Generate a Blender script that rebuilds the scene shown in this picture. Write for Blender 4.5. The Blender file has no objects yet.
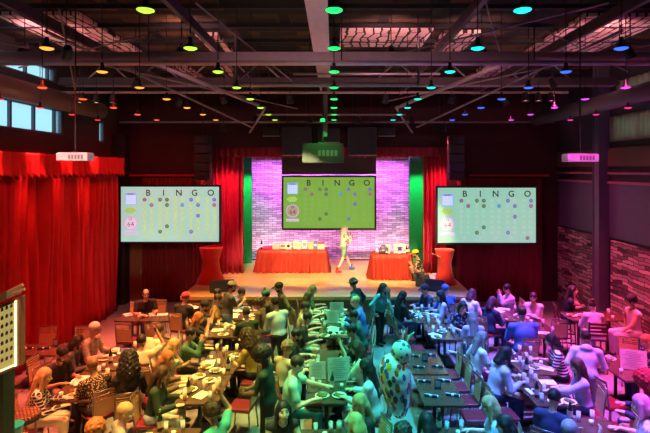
import bpy, math, random
import numpy as np
from mathutils import Vector, Matrix
SC = bpy.context.scene
COL = SC.collection
PI = math.pi
random.seed(7)
# ------------------------------------------------------------------ camera, world, exposure
F = 490.0; CX = 334.0; CY = 170.0; EYE = 4.9
cam_d = bpy.data.cameras.new('camera'); cam = bpy.data.objects.new('camera', cam_d); COL.objects.link(cam)
cam.location = (0, 0, EYE); cam.rotation_euler = (PI/2, 0, 0)
cam_d.sensor_width = 36; cam_d.lens = F/650*36
cam_d.shift_x = -(CX-325)/650; cam_d.shift_y = -(216.5-CY)/650
cam_d.clip_start = .1; cam_d.clip_end = 200
SC.camera = cam
SC.view_settings.view_transform = 'Standard'; SC.view_settings.look = 'None'
SC.view_settings.gamma = 1; SC.view_settings.use_curve_mapping = False
SC.view_settings.exposure = 0.0
w = bpy.data.worlds.new('dusk_sky'); SC.world = w; w.use_nodes = True
w.node_tree.nodes['Background'].inputs[0].default_value = (.42, .72, .85, 1)
w.node_tree.nodes['Background'].inputs[1].default_value = 1.4
COLHUE = {-4: (1, .035, .03), -3: (1, .12, .03), -2: (1, .42, .05), -1: (.50, 1, .06), 0: (.01, 1, .18),
          1: (.01, .85, .75), 2: (.04, .14, 1), 3: (.75, .07, .90), 4: (1, .03, .30)}
COLNAME = {-4: 'deep red', -3: 'orange-red', -2: 'amber', -1: 'lime', 0: 'green', 1: 'cyan', 2: 'blue', 3: 'violet', 4: 'magenta'}
LAMP_H = 1.5; LAMP_DX = 1.77; LAMP_DY = 1.44
LAMP_W = {-4: 1300, -3: 1900, -2: 1750, -1: 1150, 0: 1050, 1: 1150, 2: 2500, 3: 2100, 4: 2300}
COLLIGHT = {-4: (1, .06, .03), -3: (1, .16, .04), -2: (1, .48, .09), -1: (.95, .85, .12), 0: (.05, 1, .42), 1: (.02, .70, 1), 2: (.10, .18, 1), 3: (.72, .06, .85), 4: (1, .025, .20)}
def add_light(name, kind, loc, energy, color, parent=None, target=None, size=.1, spot=70, blend=.6, size_y=None):
    d = bpy.data.lights.new(name, kind); d.energy = energy; d.color = color
    if kind == 'SPOT': d.spot_size = math.radians(spot); d.spot_blend = blend; d.shadow_soft_size = size
    elif kind == 'AREA':
        d.size = size
        if size_y: d.shape = 'RECTANGLE'; d.size_y = size_y
    else: d.shadow_soft_size = size
    o = bpy.data.objects.new(name, d); COL.objects.link(o); o.location = loc
    if target is not None:
        o.rotation_euler = (Vector(target)-Vector(loc)).to_track_quat('-Z', 'Y').to_euler()
    if parent:
        o.parent = parent; o.matrix_parent_inverse = parent.matrix_world.inverted() if False else Matrix()
    return o
# ------------------------------------------------------------------ materials
MC = {}
def mat(name, col=(.5, .5, .5), rough=.6, metal=0, emit=None, es=1, trans=0, bump=0, bscale=60, coat=0, sheen=0, alpha=1):
    if name in MC: return MC[name]
    m = bpy.data.materials.new(name); m.use_nodes = True; MC[name] = m
    nt = m.node_tree; b = nt.nodes['Principled BSDF']
    b.inputs['Base Color'].default_value = (*col, 1); b.inputs['Roughness'].default_value = rough
    b.inputs['Metallic'].default_value = metal; b.inputs['Transmission Weight'].default_value = trans
    b.inputs['Coat Weight'].default_value = coat; b.inputs['Sheen Weight'].default_value = sheen
    b.inputs['Alpha'].default_value = alpha
    if emit: b.inputs['Emission Color'].default_value = (*emit, 1); b.inputs['Emission Strength'].default_value = es
    # every surface gets a slight procedural variation
    if not emit and not trans:
        tc = nt.nodes.new('ShaderNodeTexCoord'); n = nt.nodes.new('ShaderNodeTexNoise'); n.inputs['Scale'].default_value = 7
        nt.links.new(tc.outputs['Object'], n.inputs['Vector'])
        hs = nt.nodes.new('ShaderNodeMix'); hs.data_type = 'RGBA'
        hs.inputs[6].default_value = (*[c*.85 for c in col], 1); hs.inputs[7].default_value = (*[min(1, c*1.15) for c in col], 1)
        nt.links.new(n.outputs[0], hs.inputs[0]); nt.links.new(hs.outputs[2], b.inputs['Base Color'])
    if bump:
        tc = nt.nodes.new('ShaderNodeTexCoord'); n = nt.nodes.new('ShaderNodeTexNoise'); n.inputs['Scale'].default_value = bscale
        bp = nt.nodes.new('ShaderNodeBump'); bp.inputs['Strength'].default_value = bump; bp.inputs['Distance'].default_value = .02
        nt.links.new(tc.outputs['Object'], n.inputs['Vector']); nt.links.new(n.outputs[0], bp.inputs['Height']); nt.links.new(bp.outputs[0], b.inputs['Normal'])
    return m
def pattern(name, kind, c1, c2, scale=12, rough=.8):
    if name in MC: return MC[name]
    m = bpy.data.materials.new(name); m.use_nodes = True; MC[name] = m
    nt = m.node_tree; b = nt.nodes['Principled BSDF']; b.inputs['Roughness'].default_value = rough
    N = nt.nodes.new; L = nt.links.new
    tc = N('ShaderNodeTexCoord'); mix = N('ShaderNodeMix'); mix.data_type = 'RGBA'
    mix.inputs[6].default_value = (*c1, 1); mix.inputs[7].default_value = (*c2, 1)
    ramp = N('ShaderNodeValToRGB'); ramp.color_ramp.interpolation = 'CONSTANT'
    if kind == 'stripe':
        t = N('ShaderNodeTexWave'); t.bands_direction = 'Z'; t.inputs['Scale'].default_value = scale; ramp.color_ramp.elements[1].position = .6
        L(tc.outputs['Object'], t.inputs['Vector']); L(t.outputs[0], ramp.inputs[0])
    elif kind == 'plaid':
        a = N('ShaderNodeTexWave'); a.bands_direction = 'Z'; a.inputs['Scale'].default_value = scale
        c = N('ShaderNodeTexWave'); c.bands_direction = 'DIAGONAL'; c.inputs['Scale'].default_value = scale
        mx = N('ShaderNodeMath'); mx.operation = 'MAXIMUM'
        L(tc.outputs['Object'], a.inputs['Vector']); L(tc.outputs['Object'], c.inputs['Vector']); L(a.outputs[1], mx.inputs[0]); L(c.outputs[1], mx.inputs[1])
        L(mx.outputs[0], ramp.inputs[0]); ramp.color_ramp.elements[1].position = .88
    elif kind == 'spots':
        t = N('ShaderNodeTexVoronoi'); t.inputs['Scale'].default_value = scale; L(tc.outputs['Object'], t.inputs['Vector'])
        inv = N('ShaderNodeMath'); inv.operation = 'SUBTRACT'; inv.inputs[0].default_value = 1; L(t.outputs['Distance'], inv.inputs[1])
        L(inv.outputs[0], ramp.inputs[0]); ramp.color_ramp.elements[1].position = .64
    elif kind == 'floral':
        t = N('ShaderNodeTexNoise'); t.inputs['Scale'].default_value = scale; L(tc.outputs['Object'], t.inputs['Vector'])
        L(t.outputs[0], ramp.inputs[0]); ramp.color_ramp.elements[1].position = .54
    L(ramp.outputs[0], mix.inputs[0]); L(mix.outputs[2], b.inputs['Base Color'])
    return m
def brick_mat(name, c1, c2, mortar, scale, bw, rh, bump=.8, axis='XZ', rough=.85, msize=.01, warp=.12):
    m = bpy.data.materials.new(name); m.use_nodes = True; MC[name] = m
    nt = m.node_tree; b = nt.nodes['Principled BSDF']; b.inputs['Roughness'].default_value = rough
    N = nt.nodes.new; L = nt.links.new
    tc = N('ShaderNodeTexCoord'); sp = N('ShaderNodeSeparateXYZ'); cb = N('ShaderNodeCombineXYZ'); L(tc.outputs['Object'], sp.inputs[0])
    L(sp.outputs['XYZ'.index(axis[0])], cb.inputs[0]); L(sp.outputs['XYZ'.index(axis[1])], cb.inputs[1])
    nz = N('ShaderNodeTexNoise'); nz.inputs['Scale'].default_value = 1.6; L(cb.outputs[0], nz.inputs['Vector'])
    mp = N('ShaderNodeMix'); mp.data_type = 'VECTOR'; mp.inputs[0].default_value = warp
    L(cb.outputs[0], mp.inputs[4]); L(nz.outputs[1], mp.inputs[5])
    t = N('ShaderNodeTexBrick'); L(mp.outputs[1], t.inputs['Vector'])
    t.inputs['Scale'].default_value = scale; t.inputs['Brick Width'].default_value = bw; t.inputs['Row Height'].default_value = rh
    t.inputs['Mortar Size'].default_value = msize; t.inputs['Color1'].default_value = (*c1, 1); t.inputs['Color2'].default_value = (*c2, 1); t.inputs['Mortar'].default_value = (*mortar, 1)
    L(t.outputs['Color'], b.inputs['Base Color'])
    bw_ = N('ShaderNodeRGBToBW'); L(t.outputs['Color'], bw_.inputs[0])
    bp = N('ShaderNodeBump'); bp.inputs['Strength'].default_value = bump; bp.inputs['Distance'].default_value = .08
    L(bw_.outputs[0], bp.inputs['Height']); L(bp.outputs[0], b.inputs['Normal'])
    return m
def plank_mat(name, c1, c2, seam, bw, rh, rough=.35, axis='XY'):
    m = brick_mat(name, c1, c2, seam, 1, bw, rh, bump=.1, axis=axis, rough=rough, msize=.004, warp=0)
    return m
def fabric(name, col, rough=.85):
    return mat(name, col, rough, bump=.15, bscale=90, sheen=.3)
# ------------------------------------------------------------------ mesh helpers
def new_mesh(name, V, faces=None, quads=None, smooth=True, mats=(), midx=None):
    me = bpy.data.meshes.new(name)
    if quads is not None:
        nv, nf = len(V), len(quads)
        me.vertices.add(nv); me.vertices.foreach_set('co', np.asarray(V, np.float32).ravel())
        me.loops.add(nf*4); me.loops.foreach_set('vertex_index', np.asarray(quads, np.int32).ravel())
        me.polygons.add(nf); me.polygons.foreach_set('loop_start', np.arange(0, nf*4, 4, dtype=np.int32))
        try: me.polygons.foreach_set('loop_total', np.full(nf, 4, np.int32))
        except Exception: pass
        if midx is not None: me.polygons.foreach_set('material_index', np.asarray(midx, np.int32))
        me.polygons.foreach_set('use_smooth', np.full(nf, smooth, bool))
        me.update(calc_edges=True)
    else:
        me.from_pydata([tuple(v) for v in V], [], faces)
        me.polygons.foreach_set('use_smooth', np.full(len(me.polygons), smooth, bool))
        if midx is not None: me.polygons.foreach_set('material_index', np.asarray(midx, np.int32))
        me.update()
    for m in mats: me.materials.append(m)
    return me
def link(name, me, parent=None, loc=(0, 0, 0), rz=0):
    o = bpy.data.objects.new(name, me); COL.objects.link(o); o.location = loc; o.rotation_euler = (0, 0, rz)
    if parent: o.parent = parent
    return o
class MB:
    def __init__(s): s.v = []; s.f = []; s.m = []; s.cm = 0
    def add(s, V, Fs):
        b = len(s.v); s.v += [tuple(v) for v in V]; s.f += [tuple(i+b for i in f) for f in Fs]; s.m += [s.cm]*len(Fs); return s
    def box(s, c, d, R=None, taper=1):
        x, y, z = d[0]/2, d[1]/2, d[2]/2; V = []
        for k in (-1, 1):
            t = taper if k > 0 else 1
            for (i, j) in ((-1, -1), (1, -1), (1, 1), (-1, 1)): V.append(Vector((i*x*t, j*y*t, k*z)))
        if R is not None: V = [R @ v for v in V]
        V = [v+Vector(c) for v in V]
        return s.add(V, [(0, 3, 2, 1), (4, 5, 6, 7), (0, 1, 5, 4), (1, 2, 6, 5), (2, 3, 7, 6), (3, 0, 4, 7)])
    def tube(s, a, b, r, r2=None, n=8):
        a, b = Vector(a), Vector(b); r2 = r if r2 is None else r2
        d = (b-a).normalized(); u = d.orthogonal().normalized(); v = d.cross(u); V = []
        for p, rr in ((a, r), (b, r2)):
            for i in range(n):
                t = 2*PI*i/n; V.append(p+(u*math.cos(t)+v*math.sin(t))*rr)
        Fs = [(i, (i+1) % n, n+(i+1) % n, n+i) for i in range(n)]+[tuple(range(n))[::-1], tuple(range(n, 2*n))]
        return s.add(V, Fs)
    def path(s, P, R, n=8):
        P = [Vector(p) for p in P]; V = []; m = len(P)
        if not hasattr(R, '__len__'): R = [R]*m
        for k, p in enumerate(P):
            d = (P[min(k+1, m-1)]-P[max(k-1, 0)]).normalized()
            if k == 0: u = d.orthogonal().normalized()
            else: u = (u-d*u.dot(d)).normalized()
            v = d.cross(u)
            for i in range(n):
                t = 2*PI*i/n; V.append(p+(u*math.cos(t)+v*math.sin(t))*R[k])
        Fs = [(k*n+i, k*n+(i+1) % n, (k+1)*n+(i+1) % n, (k+1)*n+i) for k in range(m-1) for i in range(n)]
        Fs += [tuple(range(n))[::-1], tuple(range((m-1)*n, m*n))]
        return s.add(V, Fs)
    def lathe(s, prof, c=(0, 0, 0), n=16):
        V = []; m = len(prof)
        for r, z in prof:
            for i in range(n):
                t = 2*PI*i/n; V.append((c[0]+r*math.cos(t), c[1]+r*math.sin(t), c[2]+z))
        Fs = [(k*n+i, k*n+(i+1) % n, (k+1)*n+(i+1) % n, (k+1)*n+i) for k in range(m-1) for i in range(n)]
        if prof[0][0] > 1e-4: Fs.append(tuple(range(n))[::-1])
        if prof[-1][0] > 1e-4: Fs.append(tuple(range((m-1)*n, m*n)))
        return s.add(V, Fs)
    def ball(s, c, r, n=12):
        if not hasattr(r, '__len__'): r = (r, r, r)
        m = n//2+1; V = []; 
        for k in range(m):
            a = -PI/2+PI*k/(m-1)
            for i in range(n):
                t = 2*PI*i/n; V.append((c[0]+r[0]*math.cos(a)*math.cos(t), c[1]+r[1]*math.cos(a)*math.sin(t), c[2]+r[2]*math.sin(a)))
        return s.add(V, [(k*n+i, k*n+(i+1) % n, (k+1)*n+(i+1) % n, (k+1)*n+i) for k in range(m-1) for i in range(n)])
    def build(s, name, m, parent=None, loc=(0, 0, 0), rz=0, smooth=False, bevel=0):
        ms = m if isinstance(m, (list, tuple)) else [m]
        o = link(name, new_mesh(name, s.v, s.f, smooth=smooth, mats=ms, midx=s.m), parent, loc, rz)
        if bevel:
            b = o.modifiers.new('edge', 'BEVEL'); b.width = bevel; b.segments = 2; b.limit_method = 'ANGLE'
        return o
def tag(o, label=None, cat=None, group=None, kind=None):
    if label: o['label'] = label
    if cat: o['category'] = cat
    if group: o['group'] = group
    if kind: o['kind'] = kind
    return o
def empty(name, loc=(0, 0, 0), rz=0):
    o = bpy.data.objects.new(name, None); COL.objects.link(o); o.location = loc; o.rotation_euler = (0, 0, rz); o.empty_display_size = .1
    return o
KIDS = {}
def kids(o): return [c for c in bpy.data.objects if c.parent == o]
def capture(root):
    return (root, [(c, kids(c)) for c in kids(root)])
def dup(proto, loc, rz=0):
    root, ch = proto
    r = root.copy(); COL.objects.link(r); r.location = loc; r.rotation_euler = (0, 0, rz)
    for c, gs in ch:
        k = c.copy(); COL.objects.link(k); k.parent = r
        for g in gs:
            q = g.copy(); COL.objects.link(q); q.parent = k
    return r
FIRST = set()
def use(proto, loc, rz=0):
    if id(proto[0]) not in FIRST:
        FIRST.add(id(proto[0])); proto[0].location = loc; proto[0].rotation_euler = (0, 0, rz); return proto[0]
    return dup(proto, loc, rz)
def struct(name, mb, m, loc=(0, 0, 0), **k):
    return tag(mb.build(name, m, None, loc, **k), kind='structure')
# ------------------------------------------------------------------ signed distance bodies
class Field:
    def __init__(s, xs, ys, zs):
        s.xs, s.ys, s.zs = [np.asarray(a, np.float32) for a in (xs, ys, zs)]
        s.d = np.full((len(xs), len(ys), len(zs)), .2, np.float32)
    def sub(s, lo, hi):
        sl = []
        for a, l, h in zip((s.xs, s.ys, s.zs), lo, hi):
            i = int(np.searchsorted(a, l)); j = int(np.searchsorted(a, h)); sl.append(slice(max(0, i-1), min(len(a), j+1)))
        P = np.meshgrid(s.xs[sl[0]], s.ys[sl[1]], s.zs[sl[2]], indexing='ij')
        return tuple(sl), np.stack(P, -1)
    def comb(s, sl, e, k, mode):
        d = s.d[sl]
        if mode == 'u':
            h = np.clip(.5+.5*(d-e)/k, 0, 1); s.d[sl] = d*(1-h)+e*h-k*h*(1-h)
        elif mode == 's': s.d[sl] = np.maximum(d, -e)
    def cap(s, a, b, ra, rb, k=.02, mode='u'):
        if type(a).__name__ == 'HP': ra, rb = ra*HK, rb*HK
        a = np.asarray(a, np.float32); b = np.asarray(b, np.float32); m = max(ra, rb)+.06
        sl, P = s.sub(np.minimum(a, b)-m, np.maximum(a, b)+m)
        if P.size == 0: return
        ba = b-a; t = np.clip(((P-a)@ba)/max(float(ba@ba), 1e-9), 0, 1)
        e = np.linalg.norm(P-a-t[..., None]*ba, axis=-1)-(ra+(rb-ra)*t)
        s.comb(sl, e, k, mode)
    def ell(s, c, r, R=None, k=.02, mode='u', noise=0, nf=40):
        if type(c).__name__ == 'HP': r = [q*HK for q in r]
        c = np.asarray(c, np.float32); r = np.asarray(r, np.float32); m = float(r.max())+.06
        sl, P = s.sub(c-m, c+m)
        if P.size == 0: return
        p = P-c
        if R is not None: p = p@np.asarray(R, np.float32)
        k0 = np.linalg.norm(p/r, axis=-1); k1 = np.linalg.norm(p/(r*r), axis=-1)
        e = k0*(k0-1)/np.maximum(k1, 1e-5)
        if noise: e = e+noise*(1.6*np.sin(P[..., 0]*nf)*np.sin(P[..., 1]*nf+1)*np.sin(P[..., 2]*nf+2)+.8*np.sin(P[..., 0]*nf*1.9+P[..., 2]*30)*np.sin(P[..., 2]*nf*1.7+P[..., 1]*25))
        s.comb(sl, e, k, mode)
    def cut(s, n, off):
        n = np.asarray(n, np.float32)
        e = s.xs[:, None, None]*n[0]+s.ys[None, :, None]*n[1]+s.zs[None, None, :]*n[2]-off
        s.d = np.maximum(s.d, e)
    def nets(s):
        d = s.d.copy()
        for ax in range(3):
            sl = [slice(None)]*3
            for e in (0, -1): sl[ax] = e; d[tuple(sl)] = np.maximum(d[tuple(sl)], .01)
        g = d < 0
        cnt = np.zeros(tuple(n-1 for n in d.shape), np.int8)
        C8 = [(i, j, k) for i in (0, 1) for j in (0, 1) for k in (0, 1)]
        nx, ny, nz = cnt.shape
        for i, j, k in C8: cnt += g[i:i+nx, j:j+ny, k:k+nz]
        act = np.argwhere((cnt > 0) & (cnt < 8))
        if len(act) == 0: return np.zeros((0, 3)), np.zeros((0, 4), int)
        idx = np.full(cnt.shape, -1, np.int32); idx[tuple(act.T)] = np.arange(len(act))
        val = {c: d[act[:, 0]+c[0], act[:, 1]+c[1], act[:, 2]+c[2]] for c in C8}
        acc = np.zeros((len(act), 3)); n = np.zeros(len(act))
        for a in C8:
            for ax in range(3):
                if a[ax]: continue
                b = list(a); b[ax] = 1; b = tuple(b); va, vb = val[a], val[b]
                m = (va < 0) != (vb < 0); t = np.where(m, va/np.where(m, va-vb, 1), 0)
                p = np.tile(np.array(a, float), (len(act), 1)); p[:, ax] = t
                acc += p*m[:, None]; n += m
        fr = acc/n[:, None]; V = np.empty((len(act), 3))
        for ax, arr in enumerate((s.xs, s.ys, s.zs)):
            a0 = arr[act[:, ax]]; a1 = arr[act[:, ax]+1]; V[:, ax] = a0+(a1-a0)*fr[:, ax]
        Q = []
        for ax in range(3):
            u, v = [(1, 2), (2, 0), (0, 1)][ax]
            lo = [slice(1, -1)]*3; lo[ax] = slice(0, -1); hi = [slice(1, -1)]*3; hi[ax] = slice(1, None)
            A, B = g[tuple(lo)], g[tuple(hi)]
            for flag in (True, False):
                e = np.argwhere((A if flag else B) & ~(B if flag else A))
                if len(e) == 0: continue
                off = np.ones(3, int); off[ax] = 0; e = e+off
                def cell(du, dv):
                    q = e.copy(); q[:, u] -= du; q[:, v] -= dv; return idx[tuple(q.T)]
                q = np.stack([cell(1, 1), cell(0, 1), cell(0, 0), cell(1, 0)], 1)
                Q.append(q if flag else q[:, ::-1])
        return V, np.concatenate(Q)
def axis_pts(lo, hi, step, flo, fhi, fstep):
    out = [lo]
    while out[-1] < hi:
        x = out[-1]; out.append(x+(fstep if flo-step < x < fhi else step))
    return np.array(out)
# ------------------------------------------------------------------ people
SKIN = {'fair': (.78, .52, .40), 'mid': (.62, .38, .26), 'tan': (.45, .26, .16), 'dark': (.16, .08, .05)}
HAIRC = {'black': (.012, .010, .010), 'brown': (.07, .035, .018), 'dkbrown': (.03, .017, .01), 'blonde': (.62, .42, .20), 'ginger': (.45, .16, .05),
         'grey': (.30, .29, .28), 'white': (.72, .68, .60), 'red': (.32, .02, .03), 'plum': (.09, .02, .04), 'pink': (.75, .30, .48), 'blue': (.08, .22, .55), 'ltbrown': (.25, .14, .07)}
def V3(*a): return np.array(a, float)
def rotx(a):
    c, s_ = math.cos(a), math.sin(a); return np.array([[1, 0, 0], [0, c, -s_], [0, s_, c]])
def rotz(a):
    c, s_ = math.cos(a), math.sin(a); return np.array([[c, -s_, 0], [s_, c, 0], [0, 0, 1]])
def roty(a):
    c, s_ = math.cos(a), math.sin(a); return np.array([[c, 0, s_], [0, 1, 0], [-s_, 0, c]])
def frame_of(d, nrm):
    d = d/np.linalg.norm(d); nrm = nrm-d*(nrm@d); nrm = nrm/max(np.linalg.norm(nrm), 1e-6); return np.cross(d, nrm), d, nrm
def ik(S, T, l1, l2, hint):
    d = T-S; L = np.linalg.norm(d); m = (l1+l2)*.985
    if L > m: T = S+d/L*m; L = m
    if L < .16: L = .16; T = S+d/max(np.linalg.norm(d), 1e-6)*L
    u = (T-S)/L; a = (l1*l1-l2*l2+L*L)/(2*L); h = math.sqrt(max(l1*l1-a*a, 0)); hn = hint-u*(hint@u); hn = hn/max(np.linalg.norm(hn), 1e-6)
    return S+u*a+hn*h, T
ARMS = {  # (left hand, right hand) targets relative to the shoulder line centre: x, y, z-abs for a seated body
    'table': (V3(-.17, .40, .750), V3(.17, .40, .750), 'down'), 'clap': (V3(-.035, .36, 1.06), V3(.035, .36, 1.06), 'in'),
    'lap': (V3(-.12, .30, .68), V3(.12, .30, .68), 'down'), 'phone': (V3(-.04, .36, .93), V3(.05, .36, .93), 'in'),
    'drink': (V3(-.17, .38, .750), V3(.05, .17, 1.17), 'in'), 'wide': (V3(-.30, .46, .755), V3(.22, .40, .750), 'down'),
    'reach': (V3(-.12, .58, .80), V3(.20, .36, .750), 'down'), 'menu': (V3(-.20, .38, .95), V3(.20, .38, .95), 'in'),
    'chin': (V3(-.15, .36, .750), V3(.06, .16, 1.08), 'in'), 'side': (V3(-.26, .02, .55), V3(.26, .02, .55), 'in'),
    'back': (V3(-.45, -.22, .80), V3(.17, .38, .750), 'down'), 'raise': (V3(-.16, .36, .76), V3(.30, .25, 1.30), 'in'),
    'cross': (V3(.10, .30, .78), V3(-.10, .32, .750), 'down')}
PEOPLE = []
def garment_mat(spec):
    if isinstance(spec, str): return MC[spec]
    n = 'cloth_%02x%02x%02x' % tuple(int(min(1, c)*255) for c in spec)
    return mat(n, spec, .8, bump=.12, bscale=45)
PS = 1.08; HK = 1.05
class HP(np.ndarray): pass
def build_person(loc, face, pose='sit', arms='table', hair='short', hc='brown', top=(.3, .3, .3), sleeve='t', bot=(.05, .06, .09), legs='trousers',
                 skin='fair', s=1.0, lean=10, yaw=0, pitch=-12, wide=1.0, hat=None, hatc=(.02, .02, .02), beard=False, glasses=False, female=False,
                 vox=.017, custom=None, shoe=(.03, .03, .03), shoe2=None, label='', group=None, tilt=0, brimless=False, apron=None):
    s = s*PS; sit = pose in ('sit', 'stool')
    up = {'sit': 0, 'stool': .30}.get(pose, 0)
    hipz = .53+up if sit else .93
    J = {}
    L = math.radians(-lean)
    SP = rotx(L)
    hip = V3(0, 0, hipz)
    def sp(x, y, z): return hip+SP@V3(x, y, z)
    sw = .185*wide*(.92 if female else 1)
    chest = sp(0, 0, .30); waist = sp(0, .005, .13); nb = sp(0, -.01, .50)
    shl, shr = sp(-sw, -.01, .44), sp(sw, -.01, .44)
    HR = rotz(math.radians(-yaw))@rotx(math.radians(pitch-lean*.4))@roty(math.radians(tilt))
    hd = sp(0, .035, .69)
    if custom and 'hd' in custom: hd = custom['hd']
    if sit:
        kn = [V3(-.11, .43, hipz-.03), V3(.11, .43, hipz-.03)]
        an = [V3(-.11, .40, hipz-.46), V3(.11, .42, hipz-.46)]
    else:
        kn = [V3(-.09, .03, .50), V3(.10, .06, .50)]; an = [V3(-.10, -.02, .09), V3(.11, .04, .09)]
    if custom:
        kn = custom.get('kn', kn); an = custom.get('an', an)
    ft = [a+V3(0, .14, -.05) for a in an]
    hl, hr_ = [hip+V3(-.085, 0, 0), hip+V3(.085, 0, 0)]
    if custom and 'ft' in custom: ft = custom['ft']
    A = ARMS[arms] if isinstance(arms, str) else arms
    dz = 0 if not isinstance(arms, str) else (hipz-.56) if not sit else up
    tl, tr = A[0]+V3(0, 0, dz), A[1]+V3(0, 0, dz)
    el, tl = ik(shl, tl, .285, .255, V3(-.45, -.25, -1)); er, tr = ik(shr, tr, .285, .255, V3(.45, -.25, -1))
    b = dict(vox=vox)
    lo = np.min([hd-.2, shl-.15, shr-.15, tl-.14, tr-.14, el-.1, er-.1, *[k-.12 for k in kn], *[f-.12 for f in ft], hip-.24], 0)
    hi = np.max([hd+.2, shl+.15, shr+.15, tl+.14, tr+.14, el+.1, er+.1, *[k+.12 for k in kn], *[f+.12 for f in ft], hip+.24], 0)
    def field(l=lo, h=hi, fine=.011):
        return Field(*[axis_pts(l[i], h[i], vox, hd[i]-.12, hd[i]+.13, fine) for i in range(3)])
    def H(x, y, z): return (hd+HR@V3(x, y, z)*HK).view(HP)
    def torso(f, g, shoulders=True):
        f.ell(hip+SP@V3(0, 0, .02), (.165*wide+g, .115*wide+g, .13+g), SP, k=.05)
        f.ell(waist, (.135*wide+g, .10*wide+g, .15+g), SP, k=.06)
        f.ell(chest, (.165*wide+g, .112*wide+g, .19+g), SP, k=.06)
        if female: f.ell(sp(0, .07, .29), (.13+g, .07+g, .075+g), SP, k=.04)
        f.cap(sp(-.05, -.01, .47), shl, .055+g, .058+g, k=.05); f.cap(sp(.05, -.01, .47), shr, .055+g, .058+g, k=.05)
    # --- body
    f = field(); torso(f, 0)
    f.cap(nb-V3(0, 0, .03), H(0, -.02, -.06), .056, .050, k=.03)
    for S, E, T in ((shl, el, tl), (shr, er, tr)):
        f.cap(S, E, .052, .040, k=.03); f.cap(E, T, .040, .026, k=.02)
    hands = []
    for S, E, T, sd in ((shl, el, tl, -1), (shr, er, tr, 1)):
        fd = T-E; fd = fd/np.linalg.norm(fd)
        if A[2] == 'down': hd_ = fd*V3(1, 1, .25)+V3(0, .25, 0); nrm = V3(0, 0, -1)
        else: hd_ = fd*.6+V3(0, .15, .75 if arms == 'clap' else .3); nrm = V3(-sd, 0, 0)
        ac, dd, nn = frame_of(hd_, nrm); pc = T+dd*.045; hands.append((pc, ac, dd, nn, sd))
        f.ell(pc, (.040, .050, .018), np.stack([ac, dd, nn], 1), k=.02)
    for k in (0, 1):
        hp = (hl, hr_)[k]
        f.cap(hp, kn[k], .088*wide**.5, .060, k=.04); f.cap(kn[k], an[k], .056, .038, k=.02); f.cap(an[k]+V3(0, -.02, -.03), ft[k], .038, .030, k=.02)
    # head
    f.ell(H(0, -.012, .030), (.076, .096, .094), HR, k=.03); f.ell(H(0, .022, -.045), (.056, .066, .070), HR, k=.035)
    f.cap(H(0, .082, .018), H(0, .104, -.018), .009, .014, k=.012); f.cap(H(-.05, .062, -.018), H(-.03, .07, -.035), .018, .018, k=.02); f.cap(H(.05, .062, -.018), H(.03, .07, -.035), .018, .018, k=.02)
    f.cap(H(-.03, .082, -.062), H(.03, .082, -.062), .008, .008, k=.012)
    for sd in (-1, 1): f.ell(H(sd*.079, -.008, -.002), (.012, .021, .031), HR, k=.01); f.ell(H(sd*.032, .098, .012), (.015, .009, .009), HR, mode='s')
    V, Q = f.nets()
    cen = (V[Q].mean(1)-hd)@HR/HK
    mi = np.zeros(len(Q), int); fr_ = cen[:, 1] > .05
    for sd in (-1, 1):
        mi[fr_ & (((cen[:, 0]-sd*.032)/.014)**2+((cen[:, 2]-.012)/.0065)**2 < 1)] = 1
        mi[fr_ & (((cen[:, 0]-sd*.034)/.020)**2+((cen[:, 2]-.034)/.005)**2 < 1)] = 2
    mi[fr_ & ((cen[:, 0]/.026)**2+((cen[:, 2]+.062)/.009)**2 < 1)] = 3
    # fingers joined into the same mesh
    mb = MB()
    for pc, ac, dd, nn, sd in hands:
        curl = .55 if A[2] == 'in' and arms != 'clap' else .18
        for i, (off, ln) in enumerate(((-.030, .062), (-.010, .072), (.010, .068), (.028, .052))):
            off = off*sd*-1
            p0 = pc+ac*off+dd*.030; d1 = dd+ac*off*1.5; p1 = p0+d1*ln*.5; p2 = p1+(d1*.8+nn*curl)*ln*.4; p3 = p2+(d1*.5+nn*curl*1.5)*ln*.3
            mb.path([p0, p1, p2, p3], [.0095, .009, .008, .006], n=6)
        th = ac*(.034*(1 if ac[0]*-sd > 0 else -1))
        p0 = pc+th*.8-dd*.02; mb.path([p0, p0+th*.9+dd*.025, p0+th*1.1+dd*.055+nn*.012], [.012, .010, .007], n=6)
    Fq = [q for q in mb.f if len(q) == 4]
    n0 = len(V); V = np.vstack([V, np.array(mb.v)]); Q = np.vstack([Q, np.array(Fq)+n0]); mi = np.concatenate([mi, np.zeros(len(Fq), int)])
    hairm = mat('hair_'+hc, HAIRC[hc], .5, bump=.4, bscale=120)
    skm = mat('skin_'+skin, SKIN[skin], .62)
    me = new_mesh('person', V*s, quads=Q, mats=[skm, mat('eye_dark', (.02, .015, .012), .2), hairm, mat('lips_'+skin, tuple(c*m_ for c, m_ in zip(SKIN[skin], (.75, .45, .45))), .4)], midx=mi)
    root = link('person', me, None, loc, -math.radians(face)); tag(root, label, 'person', group)
    def child(name, f, m, l=None):
        V, Q = f.nets()
        if len(Q) == 0: return None
        o = link(name, new_mesh(name, V*s, quads=Q, mats=[m]), root)
        if l: o['label'] = l
        return o
    # --- top
    g = .013
    l2, h2 = np.minimum(lo, hi), hi
    f = field(fine=vox); torso(f, g)
    if sleeve != 'tank':
        for S, E, T in ((shl, el, tl), (shr, er, tr)):
            if sleeve == 't': f.cap(S, S+(E-S)*.62, .058+g, .056+g, k=.03)
            else: f.cap(S, E, .056+g, .046+g, k=.03); f.cap(E, E+(T-E)*.9, .046+g, .034+g, k=.02)
    if sleeve == 'hood': f.ell(sp(0, -.09, .50), (.11, .06, .07), SP, k=.04)
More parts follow.
